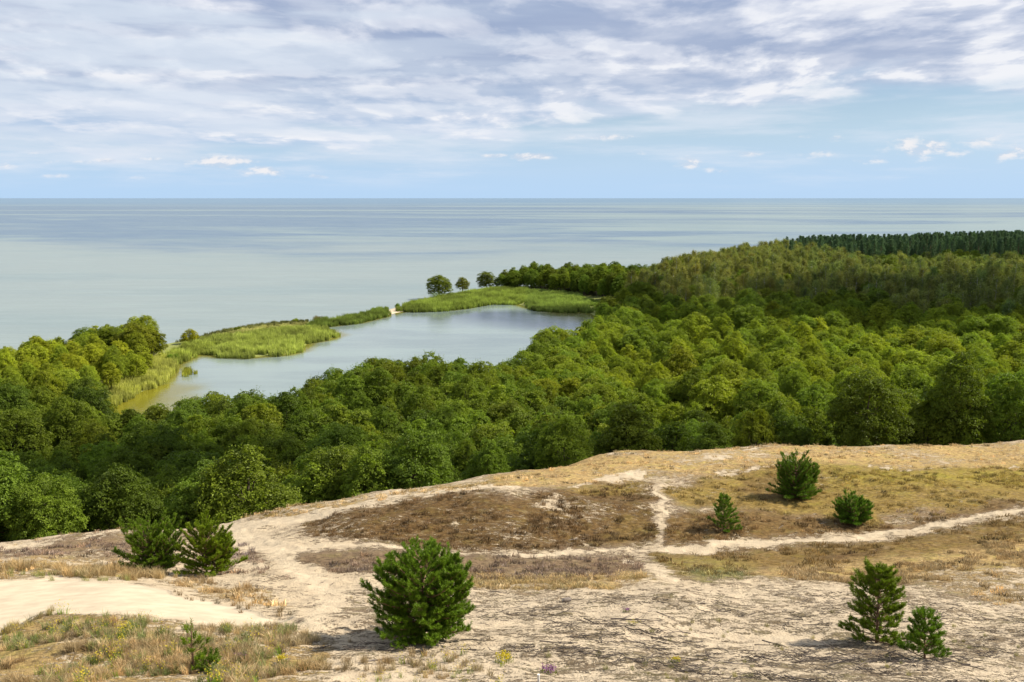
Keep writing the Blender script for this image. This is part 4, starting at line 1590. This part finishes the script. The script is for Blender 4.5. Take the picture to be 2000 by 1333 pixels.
def bush(name, px, py, wpx, hpx, label, tint, seed, group='low bushes along the spit'):
    """a low shrub: stems and many small leaves"""
    rs = np.random.default_rng(seed)
    x, y = (float(v) for v in unproject(px, py, 0.6))
    z = float(H(np.array([x]), np.array([y]))[0])
    k = math.hypot(y, 45) / F_PX
    w, h = wpx * k, hpx * k
    root = empty(name, (x, y, max(z, 0.0)))
    VV, LF, st = [], [], []
    for q in range(9):
        a = rs.uniform(0, 6.28)
        rr = w * 0.33 * math.sqrt(rs.random())
        c = np.array((math.cos(a) * rr, math.sin(a) * rr, h * rs.uniform(0.35, 0.75)))
        m = 120
        d = rs.normal(0, 1, (m, 3))
        d /= np.linalg.norm(d, axis=1, keepdims=True)
        C = c + d * (w * 0.22) * rs.uniform(0.5, 1.1, (m, 1))
        C[:, 2] = np.clip(C[:, 2], 0.05, None)
        V, F = quads_at(C, d + (0, 0, .4), 0.30, 0.17, rs, 0.6)
        VV.append(V)
        LF.append(np.repeat(rs.uniform(0.2, 0.8, m), 4))
        st.append(tube([(0, 0, -0.2), c * 0.5, c], [0.05, 0.035, 0.01], 5))
    V = np.concatenate(VV)
    o = obj('foliage', mesh_from('foliage', V, np.arange(len(V)).reshape(-1, 4), [M_LEAF], attrs={'leaf': ('FLOAT', np.concatenate(LF))}), root)
    o['tint'] = tint
    SV, SF = merge(st)
    obj('stem', mesh_from('stem', SV, SF, [M_BARK]), root)
    tag(root, label, 'bush', group)


bush('bush', 577, 632, 18, 8, 'small bright green bush on the seaward edge of the spit', (1.4, 1.3, 0.8), 1)
bush('bush', 778, 603, 16, 10, 'dark bush beside the sandy gap in the spit', (0.8, 1.0, 0.8), 2)
bush('bush', 806, 598, 20, 9, 'olive bush right of the sandy gap, in front of the spit reeds', (1.2, 1.0, 0.8), 3)
bush('bush', 732, 608, 14, 9, 'dark bush near the right end of the left reed strip', (0.8, 0.95, 0.8), 4)
bush('bush', 752, 608, 14, 9, 'dark bush at the very tip of the left reed strip', (0.85, 1.0, 0.8), 5)
bush('bush', 622, 626, 26, 8, 'brownish bush where the spit narrows', (1.2, 0.75, 0.8), 6)
bush('bush', 465, 648, 16, 8, 'dark green bush on the pale grass of the spit', (1.0, 0.95, 0.7), 7)
bush('bush', 335, 706, 26, 15, 'dark bush at the corner where the left reeds meet the spit', (0.8, 1.0, 0.8), 8)

# ------------------------------------------------------------------ dune grass


def dune_points(poly_px, n, rs, jitter=0.0):
    """random ground points inside an outline of the photograph, drawn evenly over the picture"""
    P = np.array(poly_px, float)
    x = rs.uniform(P[:, 0].min(), P[:, 0].max(), n)
    y = rs.uniform(P[:, 1].min(), P[:, 1].max(), n)
    m = poly_sd(x, y, P) > 0
    x, y = x[m], y[m]
    s, t = px_dir(x, y)
    # march all rays together
    lo = np.full(len(x), 16.0)
    hit = np.full(len(x), np.nan)
    Ys = np.arange(16, 100, 0.4)
    base = np.array([dune_base(s * Y_, np.full(len(s), Y_)) for Y_ in Ys])
    ray = CAM_Z + t[None, :] * Ys[:, None]
    below = base >= ray
    k = np.argmax(below, axis=0)
    ok = below.any(axis=0) & (k > 0)
    x, y, s, t, k = x[ok], y[ok], s[ok], t[ok], k[ok]
    b0 = base[k - 1, np.nonzero(ok)[0]] - ray[k - 1, np.nonzero(ok)[0]]
    b1 = base[k, np.nonzero(ok)[0]] - ray[k, np.nonzero(ok)[0]]
    Yh = Ys[k - 1] + 0.4 * (-b0) / (b1 - b0 + 1e-9)
    Xh = s * Yh
    return Xh, Yh, H(Xh, Yh)


def add_tufts(store, poly, n, hs, tint, rs, clumpy=0.0, var=0.2, blue=True):
    X, Y, Z = dune_points(poly, n, rs)
    if clumpy > 0 and len(X):
        keep = fbm(X, Y, 1.6, 3, 0.6) > (clumpy - 0.5) * 0.8
        X, Y, Z = X[keep], Y[keep], Z[keep]
    for a, b, c in zip(X, Y, Z):
        v = rs.normal(1, var)
        wv = rs.normal(0, 0.08)
        k = rs.uniform(*hs)
        store['p'].append((a, b, c - 0.02))
        store['r'].append((rs.normal(0, 0.12), rs.normal(0, 0.12), rs.uniform(0, 6.28)))
        store['s'].append((k * rs.uniform(0.9, 1.4), k * rs.uniform(0.9, 1.4), k))
        store['i'].append(rs.integers(5))
        store['t'].append(tuple(max(0.1, q) for q in (tint[0] * v * (1 + wv * 0.6), tint[1] * v * (1.10 if blue else 1.0), tint[2] * v * ((1.22 if blue else 1.0) - wv))))


def store():
    return {'p': [], 'r': [], 's': [], 'i': [], 't': []}


rs_g = np.random.default_rng(44)
G = store()
MOUND = [(0, 1246), (60, 1207), (150, 1197), (300, 1212), (430, 1226), (560, 1238), (650, 1262), (650, 1345), (0, 1345)]
add_tufts(G, MOUND, 2300, (0.2, 0.72), (0.95, 0.85, 0.8), rs_g, 0.62, 0.28)
add_tufts(G, [(0, 1280), (300, 1270), (600, 1300), (620, 1345), (0, 1345)], 600, (0.35, 0.85), (1.05, 0.88, 0.78), rs_g, 0.55, 0.25)
add_tufts(G, [(0, 1236), (100, 1192), (108, 1202), (0, 1252)], 110, (0.3, 0.7), (0.75, 0.72, 0.5), rs_g)
add_tufts(G, MOUND, 420, (0.4, 0.8), (0.45, 0.62, 0.35), rs_g, 0.5)
add_tufts(G, [(0, 1112), (120, 1104), (240, 1110), (330, 1120), (260, 1134), (120, 1128), (0, 1134)], 420, (0.6, 1.2), (0.95, 0.82, 0.7), rs_g, 0.45)
add_tufts(G, [(0, 1122), (240, 1122), (250, 1136), (0, 1134)], 26, (0.4, 0.9), (0.6, 0.7, 0.4), rs_g)
add_tufts(G, [(300, 1122), (380, 1125), (470, 1142), (500, 1160), (440, 1165), (340, 1140)], 260, (0.4, 0.9), (0.85, 0.7, 0.6), rs_g, 0.5)
add_tufts(G, [(300, 1148), (400, 1168), (480, 1185), (575, 1205), (560, 1212), (460, 1196), (360, 1170)], 70, (0.35, 0.75), (0.5, 0.42, 0.35), rs_g)
add_tufts(G, [(560, 1230), (700, 1262), (900, 1290), (1000, 1345), (600, 1345)], 240, (0.3, 0.7), (0.85, 0.75, 0.7), rs_g, 0.6)
add_tufts(G, [(640, 1150), (760, 1140), (900, 1160), (720, 1250), (650, 1220)], 90, (0.3, 0.6), (0.9, 0.8, 0.7), rs_g, 0.5)
add_tufts(G, [(1000, 1250), (1500, 1200), (2000, 1160), (2000, 1345), (1000, 1345)], 200, (0.2, 0.5), (0.6, 0.65, 0.4), rs_g, 0.6)
scatter('dune_grass', G['p'], G['r'], G['s'], G['i'], G['t'], grass_coll, 'tufts of dry straw coloured grass on the near dune mound and sand rim', 'grass')
print('TUFTS', len(G['p']))
L = store()
for poly, dens, col, soft in PATCHES:
    if dens < 0.42:
        continue
    P = np.array(poly, float)
    P[:, 0] = np.clip(P[:, 0], -80, 2080)
    P[:, 1] = np.clip(P[:, 1], 0, 1345)
    if min(P[:, 1]) >= 1150:
        continue
    bb = np.ptp(P[:, 0]) * np.ptp(P[:, 1])
    c = np.asarray(col) / np.array((0.40, 0.30, 0.13))
    k = 1.5
    add_tufts(L, P, int(bb * 0.034 * dens), (0.45, 1.45), (c[0] * k, c[1] * k, c[2] * k), rs_g, 0.45, 0.38, False)
# fringe of grass along the crest
CR = [(460, 1012), (560, 985), (700, 962), (850, 942), (1000, 918), (1180, 884), (1300, 871), (1500, 866), (1750, 869), (2000, 863), (2040, 863), (2040, 874), (1750, 880), (1500, 877), (1300, 882), (1180, 894), (1000, 928), (850, 952), (700, 971), (560, 994), (460, 1020)]
add_tufts(L, CR, 4600, (0.6, 1.7), (1.0, 0.88, 0.75), rs_g, 0.5)
add_tufts(L, [(0, 1060), (200, 1034), (430, 1020), (430, 1028), (200, 1042), (0, 1070)], 700, (0.6, 1.4), (0.9, 0.8, 0.7), rs_g, 0.6)
add_tufts(L, [(1440, 1118), (1700, 1100), (2000, 1064), (2040, 1064), (2040, 1125), (1800, 1140), (1500, 1138)], 2600, (0.6, 1.3), (0.80, 0.68, 0.6), rs_g, 0.4)
add_tufts(L, [(910, 1122), (1060, 1134), (1260, 1128), (1290, 1140), (1200, 1156), (1050, 1150), (930, 1148)], 900, (0.6, 1.2), (0.95, 0.85, 0.7), rs_g, 0.45)
L['i'] = list(np.array(L['i']) % 5)
scatter('low_grass', L['p'], L['r'], L['s'], L['i'], L['t'], low_coll, 'low dry grass and brown moss growing over the dune slopes', 'grass')
print('LOW', len(L['p']))

# ------------------------------------------------------------------ twigs strewn over the sand


def stick(rs, length, r0, bend=0.12, side=2):
    n = 6
    d = np.cumsum(rs.normal(0, bend, (n, 2)), 0)
    pts = [(length * (k / (n - 1) - 0.5), d[k, 0] * length * 0.3, 0.25 * r0 + abs(d[k, 1]) * length * 0.12) for k in range(n)]
    parts = [tube(pts, [r0 * (1 - 0.75 * k / (n - 1)) for k in range(n)], 5)]
    for q in range(side):
        k = rs.integers(1, n - 1)
        a = rs.uniform(0.4, 1.0) * rs.choice((-1, 1))
        l2 = length * rs.uniform(0.15, 0.4)
        p0 = np.array(pts[k])
        p1 = p0 + np.array((math.cos(a) * l2, math.sin(a) * l2, rs.uniform(0.0, 0.25) * l2))
        parts.append(tube([p0, (p0 + p1) / 2 + rs.normal(0, 0.02 * length, 3) * (1, 1, 0.3), p1], [r0 * 0.55, r0 * 0.4, r0 * 0.15], 4))
    return merge(parts)


twig_meshes = []
rs_s = np.random.default_rng(61)
for k in range(8):
    V, F = stick(rs_s, 0.55, 0.010, 0.25, 3)
    V = V * (1, 1.0, 1.2)
    twig_meshes.append(mesh_from('twig', V, F, [M_TWIG]))
twig_coll = lib_collection('twig_kinds', twig_meshes)
TW = store()


def add_twigs(poly, n, rs, clumpy=0.5, sc=(0.4, 1.6)):
    X, Y, Z = dune_points(poly, n, rs)
    keep = fbm(X * 0.6, Y, 1.8, 3, 0.6) > (clumpy - 0.5) * 0.8
    for a, b, c in zip(X[keep], Y[keep], Z[keep]):
        k = rs.uniform(*sc)
        TW['p'].append((a, b, c + 0.01))
        TW['r'].append((0, rs.normal(0, 0.05), rs.normal(0, 0.45) + (math.pi if rs.random() < 0.5 else 0)))
        TW['s'].append((k, k, max(0.9, k)))
        TW['i'].append(rs.integers(8))
        TW['t'].append((1, 1, 1))


add_twigs([(930, 1170), (1250, 1160), (1650, 1160), (2040, 1180), (2040, 1345), (850, 1345), (930, 1260)], 2300, rs_s, 0.42, (0.2, 1.0))
add_twigs([(1000, 1190), (1500, 1190), (1900, 1300), (1700, 1345), (1000, 1345)], 420, rs_s, 0.5, (0.5, 1.8))
add_twigs([(600, 1260), (900, 1270), (1000, 1345), (640, 1345)], 260, rs_s)
add_twigs([(500, 1100), (720, 1130), (720, 1260), (520, 1230)], 80, rs_s, 0.5, (0.2, 0.7))
add_twigs([(600, 960), (1280, 940), (1280, 1060), (600, 1060)], 220, rs_s, 0.5, (0.3, 0.8))
scatter('twig_litter', TW['p'], TW['r'], TW['s'], TW['i'], TW['t'], twig_coll, 'thin dark twigs strewn over the trampled sand at lower right', 'twigs')

# single dead branches that can be told apart
BR = [(760, 1292, 0.10, 95, 'long thin grey branch lying below the large bushy pine'),
      (480, 1310, -0.35, 46, 'dark dead stick lying right of the smallest pine'),
      (930, 1255, -0.1, 60, 'dark branch lying on the sand against the right foot of the large bushy pine'),
      (1090, 1258, -0.12, 70, 'thick dark branch in the middle of the trampled sand'),
      (1245, 1215, -0.05, 100, 'long straight thin stick above the middle of the trampled sand'),
      (1300, 1205, -0.4, 40, 'short slanting dark branch among the litter right of centre'),
      (1520, 1262, -0.35, 62, 'slanting dark branch left of the pines at lower right'),
      (1165, 1285, -0.1, 50, 'forked dead stick lying low in the centre of the sand'),
      (1340, 1312, 0.02, 90, 'long dark branch lying near the bottom right of centre'),
      (1910, 1310, -0.3, 56, 'dark dead branch in the lower right corner'),
      (975, 1158, -0.05, 36, 'dark flat branch at the edge of the straw grass'),
      (1130, 1055, 0.25, 44, 'pale bare branch lying on the brown mossy slope'),
      (1525, 1030, 0.5, 22, 'small pale stick on the brown slope between two young pines'),
      (1815, 1012, 0.6, 20, 'small pale stick above the cross path on the right'),
      (1440, 1300, -0.2, 50, 'thin pale branch on the litter left of bottom right'),
      (1650, 1295, 0.1, 58, 'crooked dark branch in front of the taller pine at lower right')]
for k, (bx, by, rz, lpx, lab) in enumerate(BR):
    X, Y, Z = ground_hit(bx, by)
    ln = lpx / F_PX * math.hypot(Y, CAM_Z - Z)
    V, F = stick(np.random.default_rng(700 + k), ln, 0.012 + 0.010 * ln, 0.10, 3)
    o = obj('dead_branch', mesh_from('dead_branch', V, F, [M_DEAD if 'pale' in lab or 'grey' in lab else M_TWIG]), loc=(X, Y, Z + 0.015))
    # lie along the slope
    e = 0.3
    hx = float((H(np.array([X + e]), np.array([Y])) - H(np.array([X - e]), np.array([Y])))[0]) / (2 * e)
    o.rotation_euler = (0, -math.atan(hx), rz * 1.6)
    tag(o, lab, 'branch', 'dead branches lying on the sand')

# the log stump and the white marker post
X, Y, Z = ground_hit(1107, 1176)
lg = empty('log', (X, Y, Z + 0.06), 0.2)
rs_l = np.random.default_rng(3)
V, F = tube([(-0.16, 0, 0), (-0.1, 0, 0.01), (0.06, 0.01, 0.01), (0.15, 0, 0)], [0.075, 0.085, 0.083, 0.07], 14)
ends = np.array([list(range(14))[::-1], list(range(3 * 14, 4 * 14))])
me = bpy.data.meshes.new('log_body')
me.from_pydata([tuple(v) for v in V], [], [tuple(f) for f in F])
me.materials.append(M_DEAD)
obj('bark', me, lg)
for e_, x_ in ((0, -0.161), (1, 0.151)):
    ring = V[e_ * 42:e_ * 42 + 14]
    mv = [tuple(v) for v in ring] + [(x_ + (-0.002 if e_ == 0 else 0.002), 0, 0)]
    mm = bpy.data.meshes.new('cut_end')
    mm.from_pydata(mv, [], [(q, (q + 1) % 14, 14) for q in range(14)])
    mm.materials.append(M_BIRCHBARK)
    obj('cut_end', mm, lg)
tag(lg, 'short grey log lying on the sand below the straw grass', 'log')

X, Y, Z = ground_hit(1052, 1338)
post = empty('marker_post', (X, Y, Z))
V, F = tube([(0, 0, -0.15), (0, 0, 0.1), (0.0, 0, 0.24)], [0.028, 0.028, 0.026], 8)
obj('post', mesh_from('post', V, F, [M_POST]), post)
V, F = tube([(0.0, 0, 0.24), (0, 0, 0.252), (0, 0, 0.256)], [0.034, 0.034, 0.004], 8)
obj('cap', mesh_from('cap', V, F, [M_POST]), post)
tag(post, 'short white post at the bottom edge of the picture beside purple heather', 'post')

# ------------------------------------------------------------------ flowers


def flower_clump(name, px, py, wpx, mat, label, cat, seed, n=70, h=0.18, petal=0.035, green=(1, 1, 1), group=None):
    rs = np.random.default_rng(seed)
    X, Y, Z = ground_hit(px, py)
    w = wpx / F_PX * math.hypot(Y, CAM_Z - Z)
    root = empty(name, (X, Y, Z))
    V, F, L_ = blade_clump(seed, n, h, w * 0.5, 0.012, 0.3)
    o = obj('leaves', mesh_from('leaves', V, F, [M_HERB], attrs={'leaf': ('FLOAT', L_)}), root)
    o['tint'] = green
    m = n
    C = np.stack([rs.normal(0, w * 0.24, m), rs.normal(0, w * 0.2, m), h * rs.uniform(0.8, 1.15, m)], 1)
    V2, F2 = quads_at(np.repeat(C, 3, 0) + rs.normal(0, petal * 0.5, (m * 3, 3)), np.tile((0, -0.3, 1.0), (m * 3, 1)), petal, petal, rs, 0.5)
    obj('flowers', mesh_from('flowers', V2, F2, [mat], attrs={'leaf': ('FLOAT', np.repeat(rs.uniform(0, 1, m * 3), 4))}), root)
    tag(root, label, cat, group)


bush('bush', 848, 586, 40, 12, 'low dark scrub under the big round tree on the reedy spit', (0.85, 0.95, 0.8), 9)
flower_clump('yellow_flower', 985, 1294, 34, M_YELLOW, 'bright yellow flowering clump on the sand below the large bushy pine', 'flowers', 11)
flower_clump('yellow_flower', 550, 1298, 18, M_YELLOW, 'small yellow flowering clump right of the smallest pine', 'flowers', 12, 40)
flower_clump('yellow_flower', 1318, 1294, 18, M_YELLOW, 'small yellow green flowering clump near the bottom right of centre', 'flowers', 13, 40, 0.10, 0.025)
flower_clump('yellow_flower', 1236, 1220, 22, M_YELLOW, 'low yellow green clump among the litter in the middle', 'flowers', 14, 24, 0.08, 0.02)
flower_clump('heather', 1072, 1316, 30, M_PURPLE, 'purple heather clump beside the short white post', 'heather', 15, 70, 0.12, 0.03)
flower_clump('heather', 1224, 1196, 14, M_PURPLE, 'small purple heather clump above the middle litter', 'heather', 16, 40, 0.10, 0.025)
flower_clump('heather', 472, 1286, 22, M_PURPLE, 'faint purple heather patch right of the smallest pine', 'heather', 17, 40, 0.12, 0.02)
# scattered little yellow blooms on the near mound: too many to count
fl = []
for k in range(3):
    rs = np.random.default_rng(80 + k)
    C = np.stack([rs.normal(0, 0.09, 16), rs.normal(0, 0.09, 16), rs.uniform(0.2, 0.36, 16)], 1)
    V2, F2 = quads_at(C, np.tile((0, -0.3, 1.0), (16, 1)), 0.03, 0.03, rs, 0.5)
    V, F, L_ = blade_clump(82 + k, 22, 0.28, 0.1, 0.01, 0.25)
    nv = len(V)
    me = mesh_from('bloom', np.concatenate([V, V2]), [F[0], F[1], F2 + nv], [M_HERB, M_YELLOW],
                   mat_idx=np.concatenate([np.zeros(len(F[0]) + len(F[1])), np.ones(len(F2))]), attrs={'leaf': ('FLOAT', np.concatenate([L_, np.full(len(V2), 0.5)]))})
    fl.append(me)
FB = store()
add_tufts(FB, MOUND, 130, (0.7, 1.2), (1.0, 1.1, 0.8), rs_g, 0.5)
add_tufts(FB, [(800, 1290), (1000, 1280), (1000, 1345), (700, 1345)], 30, (0.5, 0.9), (1.2, 1.1, 0.8), rs_g)
FB['i'] = list(np.array(FB['i']) % 3)
scatter('wildflowers', FB['p'], FB['r'], FB['s'], FB['i'], FB['t'], lib_collection('bloom_kinds', fl), 'little yellow wildflowers among the grass of the near mound', 'flowers')

# ------------------------------------------------------------------ young pines on the dune


def young_pine(px, py, hpx, wpx, label, seed, tint=(1, 1, 1), density=1.0, leaders=1, openness=0.0, upright=0.55, cone=1.0, needle=0.085):
    rs = np.random.default_rng(seed)
    X, Y, Z = ground_hit(px, py)
    k = math.hypot(Y, CAM_Z - Z) / F_PX
    Ht = hpx * k * 1.04
    R = wpx * k * 0.5
    root = empty('young_pine', (X, Y, Z - 0.03))
    wood = []
    shoots = []      # (base, tip)

    def shoot(p0, d, ln):
        d = d / (np.linalg.norm(d) + 1e-9)
        shoots.append((p0, p0 + d * ln))

    lop = rs.uniform(0.72, 1.12, 6)
    stems = [(np.array((0.0, 0.0, 0.0)), Ht, R)]
    for q in range(leaders - 1):
        a = rs.uniform(0, 6.28) if q else 0.15
        stems.append((np.array((math.cos(a) * R * 0.55, math.sin(a) * R * 0.4, 0.0)), Ht * rs.uniform(0.68, 0.84), R * 0.62))
    for (b0, hh, rr) in stems:
        lean = rs.normal(0, 0.03, 2)
        n = 8
        tp = [np.array((b0[0] * min(1, 0.15 + 1.1 * t_) + lean[0] * hh * t_, b0[1] * min(1, 0.15 + 1.1 * t_) + lean[1] * hh * t_, hh * t_)) for t_ in np.linspace(0, 1, n)]
        r0 = 0.018 * hh + 0.012
        wood.append(tube([tp[0] - (0, 0, 0.15)] + tp, [r0 * 1.1] + [r0 * (1 - 0.88 * t_) for t_ in np.linspace(0, 1, n)], 7))
        shoot(tp[-1] - (0, 0, 0.25), np.array((lean[0], lean[1], 1.0)), 0.27)
        nw = max(6, int(hh / 0.17))
        for w_ in range(nw):
            u = 0.04 + 0.90 * w_ / (nw - 1)
            i = u * (n - 1)
            i0 = min(int(i), n - 2)
            p0 = tp[i0] * (1 - (i - i0)) + tp[i0 + 1] * (i - i0)
            prof = ((1 - u) ** (0.75 * cone) * 0.96 + 0.06) * rs.uniform(0.78, 1.10)
            nb = rs.integers(5, 8)
            a0 = rs.uniform(0, 6.28)
            for b in range(nb):
                if rs.random() < openness:
                    continue
                a = a0 + b * 6.283 / nb + rs.normal(0, 0.25)
                ln = rr * prof * rs.uniform(0.72, 1.12)
                if ln < 0.12:
                    continue
                up = upright * (0.06 + 1.15 * u)
                ln *= lop[int(a / 1.0472) % 6]
                d0 = np.array((math.cos(a), math.sin(a), up * 0.6))
                m = 6
                pts = [p0]
                for t_ in range(1, m + 1):
                    f = t_ / m
                    pts.append(p0 + np.array((math.cos(a) * ln * f, math.sin(a) * ln * f, ln * (0.15 * f + up * f * f))))
                wood.append(tube(pts, [0.012 * (0.4 + ln) * (1 - 0.8 * f) + 0.003 for f in np.linspace(0, 1, m + 1)], 5))
                end_d = pts[-1] - pts[-2]
                shoot(pts[-1] - end_d * 0.4, end_d + np.array((0, 0, 0.05)), 0.17)
                # side twigs with their tufts, towards the outer half
                ns = int((5 + ln * 22) * density)
                for q in range(ns):
                    f = rs.uniform(0.30, 1.0)
                    ii = min(int(f * m), m - 1)
                    pb = pts[ii] * (1 - (f * m - ii)) + pts[ii + 1] * (f * m - ii)
                    fd = (pts[ii + 1] - pts[ii])
                    fd = fd / (np.linalg.norm(fd) + 1e-9)
                    sd = np.cross(fd, (0, 0, 1.0)) * rs.choice((-1, 1))
                    dd = fd * rs.uniform(0.4, 0.9) + sd * rs.uniform(0.3, 1.0) + np.array((0, 0, rs.uniform(0.0, 0.7)))
                    dd /= np.linalg.norm(dd)
                    l2 = rs.uniform(0.06, 0.20) * (0.6 + 0.6 * (1 - f) + 0.2 * ln)
                    pe = pb + dd * l2
                    wood.append(tube([pb, pe], [0.005, 0.003], 3))
                    shoot(pe - dd * 0.05, dd + np.array((0, 0, 0.35)), rs.uniform(0.10, 0.19))
    # needles
    S0 = np.array([s_[0] for s_ in shoots])
    S1 = np.array([s_[1] for s_ in shoots])
    per = 40
    n = len(S0)
    t_ = rs.random((n, per))
    C0 = S0[:, None, :] * (1 - t_[..., None]) + S1[:, None, :] * t_[..., None]
    ax = (S1 - S0)
    ax /= np.linalg.norm(ax, axis=1, keepdims=True) + 1e-9
    rd = rs.normal(0, 1, (n, per, 3))
    rd -= (rd * ax[:, None, :]).sum(-1, keepdims=True) * ax[:, None, :]
    rd /= np.linalg.norm(rd, axis=-1, keepdims=True) + 1e-9
    dirn = rd * 0.85 + ax[:, None, :] * rs.uniform(0.4, 1.1, (n, per, 1))
    dirn /= np.linalg.norm(dirn, axis=-1, keepdims=True)
    wv = np.cross(dirn, rs.normal(0, 1, (n, per, 3)))
    wv /= np.linalg.norm(wv, axis=-1, keepdims=True) + 1e-9
    ln = needle * rs.uniform(0.7, 1.15, (n, per, 1))
    A = C0 - wv * 0.0075
    B = C0 + wv * 0.0075
    D = C0 + dirn * ln
    V = np.stack([A, B, D], 2).reshape(-1, 3)
    V[:, 2] = np.maximum(V[:, 2], 0.02)
    F = np.arange(len(V)).reshape(-1, 3)
    hcol = np.clip(0.25 + 0.55 * rs.random((n, 1)) + rs.normal(0, 0.08, (n, per)) , 0, 1)
    o = obj('crown', mesh_from('crown', V, F, [M_NEEDLE], attrs={'leaf': ('FLOAT', np.repeat(hcol.ravel(), 3))}), root)
    o['tint'] = tint
    WV, WF = merge(wood)
    obj('trunk', mesh_from('trunk', WV, WF, [M_PINEBARK], smooth=True), root)
    tag(root, label, 'young pine', 'young pines growing on the dune')
    print('PINE', label[:30], 'H %.2f R %.2f shoots %d' % (Ht, R, n))


young_pine(826, 1248, 156, 225, 'largest and densest bushy young pine, in the foreground left of centre', 1, (1.05, 1.1, 0.9), 1.0, 3, 0.0, 0.6, 0.6)
young_pine(1712, 1256, 136, 142, 'yellow green layered young pine, the taller of the two at lower right', 2, (1.15, 1.05, 0.7), 1.0, 1, 0.08, 0.5, 0.75)
young_pine(1806, 1288, 82, 88, 'smaller dark green young pine right of the taller one at lower right', 3, (0.95, 1.05, 0.85), 1.0, 1, 0.22, 0.6, 0.6)
young_pine(288, 1118, 74, 146, 'spreading dark green young pine, left one of the pair behind the bare sand', 4, (1.05, 1.05, 0.8), 1.0, 3, 0.2, 0.9, 0.6)
young_pine(404, 1122, 82, 132, 'brighter yellow green young pine, right one of the pair behind the bare sand', 5, (1.35, 1.2, 0.7), 1.35, 2, 0.1, 0.9, 0.6)
young_pine(1552, 974, 68, 104, 'round dark young pine on the olive slope just below the dune crest', 6, (0.9, 1.0, 0.9), 1.0, 4, 0.05, 0.8, 0.5)
young_pine(1413, 1038, 64, 66, 'small cone shaped young pine left of the other two on the right slope', 7, (0.9, 1.0, 0.9), 0.9, 1, 0.12, 0.5, 0.85)
young_pine(1665, 1022, 42, 90, 'low dome shaped young pine above the cross path on the right', 8, (0.85, 1.0, 0.9), 1.0, 3, 0.0, 0.6, 0.45)
young_pine(377, 1305, 92, 66, 'slender seedling pine in the grass at lower left', 9, (1.15, 1.1, 0.65), 0.22, 1, 0.42, 0.8, 1.5)
young_pine(407, 1310, 24, 44, 'tiny bluish seedling pine at the right foot of the slender one', 10, (1.0, 1.0, 0.9), 0.2, 1, 0.0, 0.5, 0.6)
